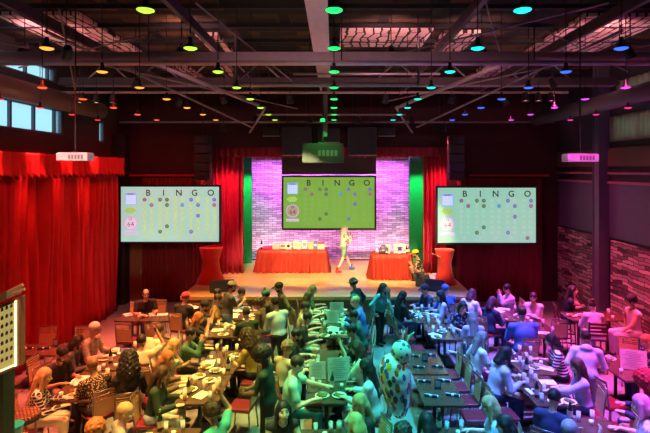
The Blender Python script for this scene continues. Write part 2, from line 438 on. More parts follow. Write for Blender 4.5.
    if legs == 'dress':
        f.ell(hip+V3(0, .05, -.02), (.19, .17, .15), k=.06)
        for k in (0, 1): f.cap((hl, hr_)[k], (hl, hr_)[k]+(kn[k]-(hl, hr_)[k])*.8, .105, .09, k=.08)
    else: f.cut((0, 0, -1), -(hipz-.02 if sit else hipz-.08))
    f.cap(nb+V3(0, .03, .01), nb+V3(0, .05, .3), .066, .08, mode='s')
    child('shirt' if legs != 'dress' else 'dress', f, garment_mat(top))
    # --- trousers / shorts / skirt
    if legs != 'dress':
        f = field(fine=vox); gg = .011
        f.ell(hip+SP@V3(0, 0, .0), (.165*wide+gg, .118*wide+gg, .13), SP, k=.05)
        fr = {'trousers': 1, 'shorts': .75, 'skirt': .7}[legs]
        for k in (0, 1):
            hp = (hl, hr_)[k]; f.cap(hp, hp+(kn[k]-hp)*min(1, fr), .092*wide**.5+gg, .062+gg, k=.05)
            if legs == 'trousers': f.cap(kn[k], an[k]+V3(0, 0, .0), .062+gg, .048+gg, k=.03)
        if legs == 'skirt': f.cap(hip+V3(0, .02, 0), (kn[0]+kn[1])/2*.7+hip*.3, .13, .13, k=.06)
        f.cut(SP@V3(0, 0, 1), float((SP@V3(0, 0, 1))@(hip+SP@V3(0, 0, .08))))
        child({'trousers': 'trousers', 'shorts': 'shorts', 'skirt': 'skirt'}[legs], f, garment_mat(bot))
    # --- shoes
    for k in (0, 1):
        c = shoe if k == 0 or shoe2 is None else shoe2
        l_, h_ = np.minimum(an[k], ft[k])-.12, np.maximum(an[k], ft[k])+.14
        f = Field(*[np.arange(l_[i], h_[i], .016) for i in range(3)])
        f.cap(an[k]+V3(0, -.03, -.035), ft[k], .050, .042, k=.02)
        if shoe2 is not None: f.cap(an[k]+V3(0, 0, .10), an[k]+V3(0, -.02, -.03), .055, .05, k=.02)
        f.cut((0, 0, -1), -(min(an[k][2], ft[k][2])-.045))
        child('shoe', f, garment_mat(c))
    # --- hair
    if hair != 'bald':
        l_, h_ = hd-V3(.26, .28, .62), hd+V3(.26, .24, .30)
        f = Field(*[np.arange(l_[i], h_[i], .0125) for i in range(3)])
        big = {'curly': .022, 'afro': .05, 'bigcurly': .05}.get(hair, 0); nz = {'curly': .008, 'afro': .006, 'bigcurly': .012}.get(hair, .002)
        f.ell(H(0, -.020, .038), (.088+big, .106+big, .098+big), HR, noise=nz, nf=70 if big else 110)
        if hair in ('long', 'verylong', 'bigcurly', 'bob', 'wig'):
            ln = {'long': .26, 'verylong': .38, 'bigcurly': .30, 'bob': .10, 'wig': .30}[hair]; fat = 1.35 if hair in ('bigcurly', 'wig') else 1
            bk = SP@V3(0, -.045, -ln)
            f.cap(H(0, -.055, -.0), H(0, -.075, -.06)+bk*.0, .075*fat, .07*fat, k=.03)
            f.cap(H(-.04, -.075, -.05), H(-.045, -.085, -.05)+bk, .058*fat, .045*fat, k=.03); f.cap(H(.04, -.075, -.05), H(.045, -.085, -.05)+bk, .058*fat, .045*fat, k=.03)
            for sd in (-1, 1): f.cap(H(sd*.078, -.01, .03), H(sd*.088, -.0, -.05)+SP@V3(sd*.02, .02, -ln*.6), .030*fat, .024*fat, k=.03)
            if hair == 'bigcurly': f.ell(H(0, -.07, -.12), (.17, .12, .20), HR, k=.04, noise=.012, nf=60)
        if hair == 'bun': f.ell(H(0, -.09, .11), (.048, .048, .045), HR, k=.01)
        if hair == 'pony': f.cap(H(0, -.11, .05), H(0, -.17, -.16), .035, .022, k=.02)
        f.ell(H(0, .105, -.022), (.070, .095, .094), HR, mode='s')
        f.ell(H(0, .05, -.09), (.062, .085, .06), HR, mode='s')
        if hair in ('short', 'fringe', 'curly', 'afro', 'bun', 'pony'):
            f.ell(H(0, .0, -.125), (.13, .20, .10), HR, mode='s')
            for sd in (-1, 1): f.ell(H(sd*.09, .02, -.02), (.03, .03, .03), HR, mode='s')
        if hair == 'fringe': f.ell(H(0, .04, .12), (.09, .10, .09), HR, mode='s')
        child('hair', f, hairm)
    if beard:
        f = Field(*[np.arange(hd[i]-.16, hd[i]+.16, .011) for i in range(3)])
        f.ell(H(0, .030, -.068), (.062, .066, .058), HR, k=.01, noise=.002, nf=120)
        f.ell(H(0, .085, -.030), (.050, .05, .028), HR, mode='s'); f.ell(H(0, .10, -.060), (.024, .03, .008), HR, mode='s'); child('beard', f, hairm)
    if hat:
        hm = garment_mat(hatc); f = Field(*[np.arange(hd[i]-.24, hd[i]+.26, .013) for i in range(3)])
        f.ell(H(0, -.020, .045), (.100, .118, .105), HR); n = HR@V3(0, .12, -1); f.cut(n, float(n@H(0, 0, .042)))
        if hat == 'cap': f.ell(H(0, .115, .048), (.072, .085, .010), HR@rotx(-.12), k=.008)
        if hat == 'pompom': f.ell(H(0, -.03, .175), (.035, .035, .035), HR)
        if hat == 'brim': f.ell(H(0, -.02, .05), (.17, .18, .014), HR, k=.01)
        child({'cap': 'cap', 'pompom': 'beanie', 'brim': 'hat', 'beanie': 'beanie'}[hat], f, hm)
    if glasses:
        m = MB()
        for sd in (-1, 1):
            P = [H(sd*.034+.024*math.cos(t), .104-.002, .010+.018*math.sin(t)) for t in np.linspace(0, 2*PI, 13)]; m.path(P, .003, 5)
            m.tube(H(sd*.058, .10, .014), H(sd*.082, -.0, .014), .0028, n=5)
        m.tube(H(-.012, .105, .014), H(.012, .105, .014), .003, n=5)
        m.v = [tuple(np.array(v)*s) for v in m.v]
        m.build('glasses', mat('spectacle_frame', (.02, .02, .02), .3), root, smooth=True)
    root['_'] = 0; del root['_']
    PEOPLE.append(root)
    return root, dict(hd=hd*s, tl=tl*s, tr=tr*s, hands=hands)
HEADZ = {'sit': .56+.69, 'stool': .86+.69, 'stand': .93+.69}
def place(px, py, face, pose='sit', z0=0, s=1.0, lean=10, arms='table', Y=None, **k):
    s = s*PS; L = math.radians(lean)
    hy = .035*math.cos(L)+.69*math.sin(L); hz = {'sit': .53, 'stool': .83, 'stand': .93}[pose]+.69*math.cos(L)
    hz = hz*s+z0; hy = hy*s
    if Y is None: Y = F*(EYE-hz)/(py-CY)
    X = (px-CX)/F*Y; a = math.radians(face)
    bx, by = X-math.sin(a)*hy, Y-math.cos(a)*hy
    return bx, by
# ------------------------------------------------------------------ the setting
XL, XR, YB, YF, ZC = -8.1, 8.4, 18.3, -3.0, 8.25
SF, SBK, SZ = 15.45, 22.1, .9          # stage front, stage back wall, stage height
dark = mat('charcoal_paint', (.035, .035, .04), .7); black = mat('matt_black', (.012, .012, .013), .6)
maroon = mat('maroon_paint', (.10, .014, .014), .7); steel = mat('grey_steel_paint', (.34, .30, .32), .45, .3)
floor_m = mat('polished_concrete', (.27, .27, .28), .25, bump=.05, bscale=8)
struct('floor', MB().box((.15, (YF+23)/2, -.1), (XR-XL+.6, 26.6, .2)), floor_m)
# ceiling of dark reclaimed boards
ceil_m = brick_mat('dark_ceiling_boards', (.17, .085, .028), (.006, .005, .005), (.004, .004, .004), 1, .75, .30, bump=.7, axis='XY')
nt = ceil_m.node_tree; b_ = nt.nodes['Principled BSDF']; src = b_.inputs['Base Color'].links[0].from_socket; tc = nt.nodes.new('ShaderNodeTexCoord'); ck = nt.nodes.new('ShaderNodeTexBrick')
ck.inputs['Scale'].default_value = 1; ck.inputs['Brick Width'].default_value = 2.2; ck.inputs['Row Height'].default_value = 1.3; ck.inputs['Mortar Size'].default_value = .12
ck.inputs['Color1'].default_value = (.10, .10, .10, 1); ck.inputs['Color2'].default_value = (1, 1, 1, 1); ck.inputs['Mortar'].default_value = (.02, .02, .02, 1)
ml = nt.nodes.new('ShaderNodeMix'); ml.data_type = 'RGBA'; ml.blend_type = 'MULTIPLY'; ml.inputs[0].default_value = 1
nt.links.new(tc.outputs['Object'], ck.inputs['Vector']); nt.links.new(src, ml.inputs[6]); nt.links.new(ck.outputs['Color'], ml.inputs[7]); nt.links.new(ml.outputs[2], b_.inputs['Base Color'])
struct('ceiling', MB().box((.15, 9.5, ZC+.1), (XR-XL+.6, 27.6, .2)), ceil_m)
wall_m = mat('dark_plaster', (.05, .045, .05), .8)
# left wall with its high windows
def wall_with_holes(name, x, xo, holes, m, y0=YF, y1=23.0, z1=ZC):
    mb = MB(); ys = sorted({y0, y1, *[h[0] for h in holes], *[h[1] for h in holes]}); th = abs(xo-x); xc = (x+xo)/2
    for a, b in zip(ys[:-1], ys[1:]):
        zz = sorted([(h[2], h[3]) for h in holes if h[0] <= a and h[1] >= b]); z = 0
        for lo, hi in zz: mb.box((xc, (a+b)/2, (z+lo)/2), (th, b-a, lo-z)); z = hi
        mb.box((xc, (a+b)/2, (z+z1)/2), (th, b-a, z1-z))
    return struct(name, mb, m)
LW = [(6.5, 14.7, 5.93, 6.70), (8.0, 14.3, 7.42, 7.85), (16.9, 17.35, 5.85, 6.6)]
RW = [(9.5, 14.7, 5.80, 6.45), (9.0, 14.4, 6.98, 7.45)]
wall_with_holes('wall_left', XL, XL-.25, LW, wall_m); wall_with_holes('wall_right', XR, XR+.25, RW, wall_m)
struct('wall_back', MB().box((.15, YF-.1, ZC/2), (XR-XL+.6, .2, ZC)), wall_m)
glass = bpy.data.materials.new('frosted_window_glass'); glass.use_nodes = True; MC['glassw'] = glass
nt = glass.node_tree; nt.nodes.clear(); o_ = nt.nodes.new('ShaderNodeOutputMaterial'); mx = nt.nodes.new('ShaderNodeMixShader'); t1 = nt.nodes.new('ShaderNodeBsdfTransparent'); t2 = nt.nodes.new('ShaderNodeBsdfTranslucent')
mx.inputs[0].default_value = .25; t1.inputs[0].default_value = (.9, .97, 1, 1); t2.inputs[0].default_value = (.8, .9, .95, 1)
nt.links.new(t1.outputs[0], mx.inputs[1]); nt.links.new(t2.outputs[0], mx.inputs[2]); nt.links.new(mx.outputs[0], o_.inputs[0])
frame_m = mat('window_frame_grey', (.10, .13, .16), .5)
def window(n, x, sgn, h, step):
    y0, y1, z0, z1 = h; r = tag(empty(f'window_{n}', (x, (y0+y1)/2, (z0+z1)/2)), kind='structure'); mb = MB(); w_, hh = y1-y0, z1-z0
    for s in (-1, 1): mb.box((sgn*.10, s*(w_/2-.03), 0), (.10, .06, hh)); mb.box((sgn*.10, 0, s*(hh/2-.03)), (.10, w_, .06))
    y = -w_/2+step
    while y < w_/2-.2: mb.box((sgn*.10, y, 0), (.08, .07, hh)); y += step
    mb.build('window_frame', frame_m, r); MB().box((sgn*.14, 0, 0), (.012, w_, hh)).build('pane', glass, r)
    return r
window(1, XL, -1, LW[0], .98); window(2, XL, -1, LW[1], 1.0); window(5, XL, -1, LW[2], 1.0); window(3, XR, 1, RW[0], 1.3); window(4, XR, 1, RW[1], 1.3)
def folded(name, P0, P1, z0, z1, folds, amp, m, parent=None, gather=1.0, thick=.012, seed=0, scallop=0, rows=10, jit=.35):
    """a hanging pleated cloth between two plan points"""
    rd = random.Random(seed); P0, P1 = Vector((*P0, 0)), Vector((*P1, 0)); d = (P1-P0); L = d.length; d.normalize(); n_ = Vector((-d.y, d.x, 0))
    n = folds*8; ph = [rd.uniform(-jit, jit) for _ in range(folds+2)]; am = [rd.uniform(.6, 1.25) for _ in range(folds+2)]; V = []; 
    for side in (0, 1):
        for r in range(rows+1):
            t = r/rows
            for i in range(n+1):
                u = i/n*folds; k = int(u); f = u-k; a = am[k]*(1-f)+am[k+1]*f; p = ph[k]*(1-f)+ph[k+1]*f
                s_ = math.sin(2*PI*(u+p*.5)); wv = math.copysign(abs(s_)**.7, s_)*.8+math.sin(4*PI*u+p*6)*.2
                off = amp*a*wv*(gather+(1-gather)*t)*(1+.25*math.sin(t*5+k)) + side*thick
                z = z1+(z0-z1)*t
                if scallop and t > 0: z -= scallop*t*(.5+.5*math.cos(2*PI*u+p))
                q = P0+d*(L*i/n)+n_*off; V.append((q.x, q.y, z))
    Fs = []; W = n+1; S = W*(rows+1)
    for r in range(rows):
        for i in range(n):
            a = r*W+i; Fs.append((a, a+1, a+W+1, a+W)); Fs.append((S+a, S+a+W, S+a+W+1, S+a+1))
    for i in range(n): Fs.append((i, S+i, S+i+1, i+1)); a = rows*W+i; Fs.append((a, a+1, S+a+1, S+a))
    for r in range(rows):
        a = r*W; Fs.append((a, a+W, S+a+W, S+a)); a += n; Fs.append((a, S+a, S+a+W, a+W))
    return link(name, new_mesh(name, V, Fs, mats=[m]), parent)
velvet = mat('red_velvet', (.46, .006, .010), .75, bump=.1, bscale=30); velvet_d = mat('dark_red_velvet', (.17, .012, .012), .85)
magenta_c = mat('crimson_velvet', (.48, .02, .06), .8)
beige = bpy.data.materials.new('beige_window_fabric'); beige.use_nodes = True; nt = beige.node_tree; nt.nodes.clear(); o_ = nt.nodes.new('ShaderNodeOutputMaterial'); mx = nt.nodes.new('ShaderNodeMixShader'); t1 = nt.nodes.new('ShaderNodeBsdfDiffuse'); t2 = nt.nodes.new('ShaderNodeBsdfTranslucent'); mx.inputs[0].default_value = .6
t1.inputs[0].default_value = (.5, .42, .34, 1); t2.inputs[0].default_value = (.62, .52, .36, 1); nt.links.new(t1.outputs[0], mx.inputs[1]); nt.links.new(t2.outputs[0], mx.inputs[2]); nt.links.new(mx.outputs[0], o_.inputs[0])
tag(folded('window_curtain', (XR-.05, 9.4), (XR-.05, 14.9), 5.75, 6.50, 26, .03, beige, seed=3), 'wrinkled beige curtain over the lower window high on the brick-clad side wall', 'curtain')
tag(folded('window_curtain', (XR-.05, 8.9), (XR-.05, 14.5), 6.93, 7.50, 20, .03, beige, seed=4), 'wrinkled beige curtain over the upper window just below the ceiling', 'curtain')
# right wall: lath panelling below, steel column, rails
lath = brick_mat('woven_wood_lath', (.70, .50, .42), (.035, .02, .02), (.02, .012, .014), 1, .40, .085, bump=1.0, axis='YZ', warp=.20, msize=.008)
for a, b in ((8.0, 14.72), (15.34, 18.2)):
    o = struct('trim_lath_panel', MB().box((XR-.05, (a+b)/2, 1.42), (.08, b-a, 2.74)), lath); o.name = 'trim_1' if a < 9 else 'trim_2'
slate = mat('slate_wall_panel', (.085, .085, .12), .6)
struct('trim_3', MB().box((XR-.04, 13.1, 3.68), (.06, 10.2, 1.60)), slate)
struct('trim_4', MB().box((XR-.07, 13.1, 4.52), (.12, 10.2, .07)).box((XR-.07, 13.1, 4.80), (.12, 10.2, .06)), mat('rose_rail', (.35, .12, .18), .5))
struct('trim_5', MB().box((XR-.06, 13.1, 5.28), (.10, 10.2, .55)), mat('brown_fascia', (.14, .07, .05), .6))
struct('pillar', MB().box((XR-.22, 15.03, ZC/2), (.24, .34, ZC)).box((XR-.22, 14.85, ZC/2), (.32, .03, ZC)).box((XR-.22, 15.21, ZC/2), (.32, .03, ZC)), mat('column_paint', (.10, .095, .13), .5))
# left wall: red curtain and valance, ledge
struct('trim_6', MB().box((XL+.10, 12.5, 5.36), (.2, 11.6, .08)), maroon)
tag(folded('stage_curtain', (XL+.42, 6.6), (XL+.42, 17.0), .03, 5.0, 32, .23, velvet, seed=1, rows=14), 'tall bright red velvet curtain hanging down the side wall beneath the daylight windows', 'curtain')
tag(folded('curtain_valance', (XL+.84, 6.6), (XL+.84, 16.9), 4.78, 5.31, 40, .09, velvet, seed=2, scallop=.10, gather=.6), 'gathered red velvet valance along the top of the side wall curtain', 'valance')
struct('pillar', MB().box((XL+.25, 18.05, 3.1), (.5, .45, 6.2)), black)
# proscenium wall
POL, POR = -4.55, 4.25; PZ = 5.75
pros = brick_mat('dark_red_wall_panels', (.04, .007, .007), (.03, .006, .006), (.02, .004, .004), 1, 1.2, 5.0, bump=.1, axis='XZ', warp=0)
mb = MB(); mb.box(((XL+POL)/2, YB+.1, ZC/2), (POL-XL, .2, ZC)); mb.box(((XR+POR)/2, YB+.1, ZC/2), (XR-POR, .2, ZC)); mb.box(((POL+POR)/2, YB+.1, (PZ+ZC)/2), (POR-POL, .2, ZC-PZ))
struct('wall_front', mb, pros)
struct('trim_7', MB().box(((XL+POL)/2+.1, YB-.05, 4.70), (POL-XL-.4, .12, .07)).box(((XR+POR)/2+.2, YB-.05, 4.70), (XR-POR-1.2, .12, .07)), mat('red_picture_rail', (.42, .02, .03), .5))
stone = brick_mat('pale_ledger_stone', (.78, .72, .75), (.36, .31, .36), (.13, .09, .13), 1, .33, .085, bump=1.0, axis='XZ', warp=.14, msize=.008)
struct('wall_stage', MB().box((0, SBK+.1, 3.4), (16, .2, 6.6)), stone)
struct('wall_stage_side', MB().box((-7.6, 20.3, 4), (.2, 3.8, 8)).box((7.6, 20.3, 4), (.2, 3.8, 8)), black)
# stage
deck = plank_mat('stage_boards', (.66, .46, .21), (.52, .34, .13), (.16, .08, .03), 2.4, .13, rough=.30)
struct('floor_stage', MB().box((0, (YB+SBK)/2, SZ-.05), (14.8, SBK-YB, .10)).box((-.2, (SF+YB)/2, SZ-.05), (9.3, YB-SF, .10)), deck)
struct('wall_stage_front', MB().box((-.2, SF+.10, .425), (9.2, .10, .85)).box((-4.75, (SF+YB)/2+.1, .425), (.1, YB-SF-.2, .85)).box((4.35, (SF+YB)/2+.1, .425), (.1, YB-SF-.2, .85)), mat('stage_fascia', (.20, .11, .05), .5))
# ceiling frame
bw = mat('pink_lit_beam', (.85, .66, .68), .6, bump=.3, bscale=6); joist = mat('dark_joist', (.05, .035, .04), .6)  # middle beam: pink lamp light is put into its base colour
lathp = brick_mat('pink_lit_ceiling_lath', (.90, .62, .56), (.55, .34, .30), (.03, .015, .015), 1, .55, .16, bump=.9, axis='YX', warp=.25, msize=.02)  # lit ceiling patches: pink light painted in as paler lath
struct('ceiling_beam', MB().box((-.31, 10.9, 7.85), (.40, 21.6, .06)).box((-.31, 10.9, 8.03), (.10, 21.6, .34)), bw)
for k, x in enumerate((-5.5, -2.75, 2.45, 5.1)):
    struct('ceiling_beam', MB().box((x, 9, 7.66), (.09, 18, .04)).box((x, 9, 7.76), (.04, 18, .20)), mat('violet_grey_joist', (.09, .06, .08), .5))
for y, z, hgt in ((5.6, 7.9, .10), (10.0, 7.14, .08), (14.4, 7.45, .08)):
    struct('ceiling_beam', MB().box((.15, y, z+hgt), (16.4, .10, hgt*2)).box((.15, y-.02, z-.02), (16.4, .24, .10)), mat('pink_lit_cross_beam', (.80, .55, .58), .45) if y == 10.0 else joist)  # one cross beam has the pink light on its flange painted in
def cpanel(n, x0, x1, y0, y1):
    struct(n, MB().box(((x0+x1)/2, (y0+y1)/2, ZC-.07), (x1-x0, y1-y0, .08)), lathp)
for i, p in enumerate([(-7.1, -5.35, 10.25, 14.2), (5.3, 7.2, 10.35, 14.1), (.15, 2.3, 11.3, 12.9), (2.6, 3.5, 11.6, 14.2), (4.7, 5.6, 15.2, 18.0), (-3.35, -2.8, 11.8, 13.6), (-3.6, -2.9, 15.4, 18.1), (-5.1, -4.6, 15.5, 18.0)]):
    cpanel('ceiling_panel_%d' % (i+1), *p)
# truss braces: each diagonal pair of a roof truss is one member
tm = mat('truss_grey', (.25, .20, .22), .45, .4)
mb = MB()
for y in (14.4,):
    for x0, x1 in ((-7.4, -5.9), (-5.9, -4.4), (-4.4, -2.9), (-2.9, -1.4), (1.1, 2.6), (2.6, 4.1), (4.1, 5.6), (5.6, 7.1)):
        xm = (x0+x1)/2; mb.tube((x0, y, 7.42), (xm, y, 8.1), .03, n=6); mb.tube((xm, y, 8.1), (x1, y, 7.42), .03, n=6)
mb.tube((-7.9, 14.4, 7.38), (8.2, 14.4, 7.38), .045); struct('roof_truss_beam', mb, tm)
mb = MB()
for sx in (-1, 1):
    mb.tube((sx*4.0-.1, 10.9, 7.3), (sx*1.9-.1, 14.2, 6.7), .05); mb.tube((sx*1.9-.1, 14.2, 6.7), (sx*2.8-.1, 16.9, 6.2), .035)
    mb.tube((sx*5.6, 9.5, 7.6), (sx*2.9, 17.2, 6.4), .03)
mb.tube((-2.2, 11.0, 6.82), (1.9, 11.0, 6.82), .06); mb.tube((-2.2, 11.0, 6.82), (-2.2, 11.0, 7.9), .03); mb.tube((1.9, 11.0, 6.82), (1.9, 11.0, 7.9), .03)
struct('ceiling_brace_beam', mb, tm)
def wz(py, y): return EYE-(py-CY)/F*y
def wx(px, y): return (px-CX)/F*y
def pipe(y, z, x0, x1, label, r=.03, m=steel):
    t = empty('lighting_pipe', ((x0+x1)/2, y, z)); tag(t, label, 'pipe', 'lighting pipes')
    MB().tube((x0-t.location.x, 0, 0), (x1-t.location.x, 0, 0), r).build('bar', m, t, smooth=True)
    n = max(2, int((x1-x0)/3))
    for i in range(n):
        x = x0+.4+(x1-x0-.8)*i/(n-1)-t.location.x; MB().tube((x, 0, 0), (x, 0, ZC-z), .012, n=6).build('hanger', black, t)
    return t
pipe(9.72, 7.02, -7.9, 8.2, 'long pink-lit steel pipe crossing the whole room below the nearest ceiling beam', .05, mat('pink_lit_pipe', (.55, .42, .45), .4, .3))  # pink light is put into this pipe's colour
pipe(13.4, 7.02, -7.5, 6.4, 'long grey lighting pipe carrying the row of spotlights over the middle tables', .035, mat('warm_pipe', (.42, .32, .28), .4, .3))
pipe(12.0, 7.25, -1.0, 2.6, 'short grey lighting pipe beside the middle beam', .03)
pipe(17.6, 6.62, -7.7, 7.9, 'thin grey lighting pipe in front of the stage arch', .035)
pipe(16.4, 6.75, -2.6, 2.4, 'double-hung short pipe above the hanging loudspeakers', .03)
pipe(21.2, 5.9, -4.2, 4.0, 'hidden upstage pipe over the pale stone wall', .03)
# wall and ceiling duct
duct = mat('brown_painted_duct', (.22, .13, .11), .45, .2)
tag(MB().tube((-7.35, 6.0, 6.76), (-7.35, 15.4, 6.76), .25, n=24).build('air_duct', duct, smooth=True), 'large round brown ventilation duct hung in front of the daylight windows', 'duct')
tag(MB().tube((7.2, 11.0, 6.7), (7.2, 17.4, 6.7), .22, n=24).build('air_duct', mat('dark_duct', (.12, .10, .11), .45, .3), smooth=True), 'dark round ventilation duct near the beige curtained windows', 'duct')
# ------------------------------------------------------------------ pendant lamps: each has its own coloured spot
shade_m = mat('black_lamp_shade', (.02, .02, .02), .5)
ORD = ['first', 'second', 'third', 'fourth', 'fifth', 'sixth', 'seventh', 'eighth', 'ninth', 'tenth']
for c in range(-4, 5):
    hue = COLHUE[c]; gm = mat('glow_'+COLNAME[c].replace('-', '_').replace(' ', '_'), hue, .4, emit=hue, es=1.4)
    for r in range(8):
        y = 4.6+LAMP_DY*r; x = c*LAMP_DX; z = EYE+LAMP_H
        t = empty('pendant_lamp', (x, y, z)); tag(t, f'{COLNAME[c]} glowing pendant lamp, {ORD[7-r]} from the stage in its {COLNAME[c]} line', 'lamp', f'{COLNAME[c]} pendant lamps')
        kids_last = MB().lathe([(.018, .14), (.026, .13), (.03, .06), (.060, .028), (.088, .006), (.09, 0), (.08, .004), (.04, .03)], n=16).build('lamp_shade', shade_m, t, smooth=True)
        MB().lathe([(.0, -.022), (.05, -.018), (.080, -.004), (.080, .012), (.0, .02)], n=16).build('bulb', gm, kids_last, smooth=True)
        MB().tube((0, 0, .18), (0, 0, ZC-z), .008, n=5).build('cord', black, t)
        tint = tuple(.96*h+.04 for h in COLLIGHT[c])
        add_light('pendant_spot', 'SPOT', (0, 0, -.04), LAMP_W[c]*1.2, tint, t, size=.07, spot=40, blend=.9)
# stage and accent fixtures: par cans, a few added to brighten single surfaces
can_m = mat('par_can_black', (.02, .02, .022), .4, .3)
def par(loc, target, energy, color, label, spot=40, blend=.5, group=None, size=.08, lens=None, on=None):
    t = empty('stage_spotlight', loc); tag(t, label, 'spotlight', group)
    R = (Vector(target)-Vector(loc)).to_track_quat('-Z', 'Y').to_matrix()
    mb = MB(); b = MB().lathe([(.055, .20), (.075, .16), (.085, .0), (.095, -.04), (.088, -.04), (.075, .0), (.0, .03)], n=14); mb.add([R @ Vector(v) for v in b.v], b.f); mb.build('housing', can_m, t, smooth=True)
    l = MB().lathe([(.0, -.005), (.07, -.005), (.072, .01)], n=14); q = MB().add([R @ Vector(v) for v in l.v], l.f)
    q.build('lens', mat('lens_%d_%d_%d' % tuple(int(c*9) for c in color), color, .3, emit=color, es=lens if lens is not None else 4), t)
    MB().tube((0, 0, .05), (0, 0, ZC-loc[2]), .009).build('yoke', black, t)
    if energy: add_light('par_lamp', 'SPOT', R @ Vector((0, 0, -.06)), energy, color, t, target=None, size=size, spot=spot, blend=blend).rotation_euler = R.to_euler()
    return t
for i, (x, tx) in enumerate(((-3.0, -2.2), (-1.2, -.4), (1.4, 1.2), (3.2, 2.6))):
    par((x, 13.36, 6.78), (tx, 18.8, .9), 3600, (1, .72, .36), ('warm white spotlight aimed at the stage, nearest the lime pendants', 'warm white spotlight aimed at the giveaway table', 'warm white spotlight aimed at the performer', 'warm white spotlight aimed at the crouching host')[i], 32, group='stage front spotlights')
def led_bar(loc, w_, rot, energy, color, label):
    t = empty('led_wash_bar', loc); tag(t, label, 'light bar'); R = Matrix.Rotation(rot, 3, 'X')
    MB().box(R @ Vector((0, 0, .04)), (w_, .10, .06), R=R).build('housing', can_m, t, bevel=.01)
    MB().box(R @ Vector((0, 0, .005)), (w_-.04, .06, .01), R=R).build('lens', emat_('led_%d' % int(energy), color, 2), t)
    l = add_light('led_lamp', 'AREA', R @ Vector((0, 0, -.02)), energy, color, t, size=w_-.04, size_y=.06); l.rotation_euler = R.to_euler(); l.data.spread = math.radians(95); return t
def emat_(n, c, s=1): return mat(n, c, .5, emit=c, es=s)
for sx, lb in ((-1, 'giveaway table side'), (1, 'machine table side')):
    led_bar((sx*2.0, 20.95, 5.62), 3.4, math.radians(34), 120, (.78, .17, 1), 'violet light bar above the stone wall, '+lb)
    led_bar((sx*2.0, 21.75, SZ+.07), 3.4, math.radians(180-12), 45, (1, .45, .62), 'pinkish light bar at the foot of the stone wall, '+lb)
for i, x in enumerate((-2.6, -.8, .8, 2.6)):
    par((x, 16.3, 6.5), (x, 15.6, .9), 800, (.45, .22, 1), 'violet spotlight lighting the lip of the stage, '+('over the men at the side', 'over the giveaway table end', 'over the performer side', 'over the crouching host side')[i], 34, .9, group='stage lip spotlights')
for sx in (-1, 1):
    par((sx*3.35, 19.7, 5.6), (sx*3.72, 21.0, 3.0), 420, (.03, 1, .30), 'green spotlight on the flat beside the '+('giveaway table' if sx < 0 else 'crouching host'), 60, .6)
    par((sx*3.9, 17.3, 6.3), (sx*4.0, 18.8, 2.4), 900, (1, .08, .16), 'red spotlight on the folded stage leg curtain '+('near the giveaway table' if sx < 0 else 'near the machine table'), 60, .6)
for i, y in enumerate((8.6, 11.6, 14.8)):
    par((-4.7, y, 6.9), (-7.8, y+3.2, 2.6), 260, (1, .03, .02), 'red spotlight washing the side curtain, '+('over the nearest tables', 'over the middle tables', 'over the tables by the stage')[i], 95, .8, group='curtain spotlights')
    par((5.2, y, 6.9), (8.2, y+.8, 1.6), 420, (1, .06, .26), 'pink spotlight washing the wooden lath wall, '+('over the nearest tables', 'over the middle tables', 'over the tables by the stage')[i], 80, .8, group='lath wall spotlights')
for i, x in enumerate((-6.5, -3.2, 1.2, 3.1, 6.0)):
    par((x, 10.3, 7.42), (x*1.02, 12.3, 8.25), 170, (1, .42, .45), 'added rosy uplight on the big cross beam '+('under the pink-lit panel by the daylight windows', 'near the amber pendants', 'beside the middle beam', 'near the cyan pendants', 'under the pink-lit panel by the beige curtains')[i], 120, .9, group='added beam uplights', lens=1)  # uplights added to brighten the ceiling panels
for i, x in enumerate((-6.9, -6.45, -6.0)):
    par((x, 13.3, 6.75), (x, 13.0, 5), 0, (1, .55, .35), 'little white spotlight in the trio near the daylight windows, '+('closest to the wall', 'middle one', 'farthest from the wall')[i], lens=2)
for i, x in enumerate((5.2, 5.55, 5.9)):
    par((x, 13.3, 6.8), (x, 13.0, 5), 0, (1, .25, .6), 'little pink spotlight in the trio near the violet pendants, '+('farthest from the wall', 'middle one', 'closest to the wall')[i], lens=2)
par((-.9, 5.6, 7.2), (-.3, 8.6, 7.85), 90, (1, .62, .70), 'added pinkish uplight aimed along the middle ceiling beam', 90, .9, lens=1)  # added out of view to brighten the middle beam
par((4.1, 5.6, 7.2), (wx(580, 9.5), 9.5, wz(158, 9.5)), 1100, (1, .10, .70), 'added pink spotlight trained on the projector beside the steel column', 18)  # added out of view to turn the white projector pink
par((-4.2, 5.6, 7.2), (wx(75.5, 9.5), 9.5, wz(157, 9.5)), 900, (1, .80, .72), 'added pale spotlight trained on the projector before the red side curtain', 18)  # added out of view to brighten the other projector
for k in range(12):
    y = 3.3+1.3*k; struct('ceiling_beam', MB().box((.15, y, ZC-.08), (16.4, .05, .09)), black)
mb = MB()
for a, b in (((-6.8, 9, 7.4), (-1.2, 16, 6.9)), ((-4.6, 8.2, 7.6), (-6.6, 12.5, 6.9)), ((-2.4, 8.5, 7.8), (-1.0, 11.5, 7.0)), ((6.8, 9, 7.4), (1.6, 15, 7.0)), ((4.6, 8.2, 7.7), (1.0, 10.5, 7.3)), ((2.2, 7.5, 7.9), (3.9, 11.2, 7.2)), ((-7.4, 11.5, 7.3), (-3.6, 10.2, 7.8)), ((7.2, 12, 7.3), (4.4, 10.2, 7.8))): mb.tube(a, b, .018, n=6)
struct('ceiling_tie_beam', mb, tm)
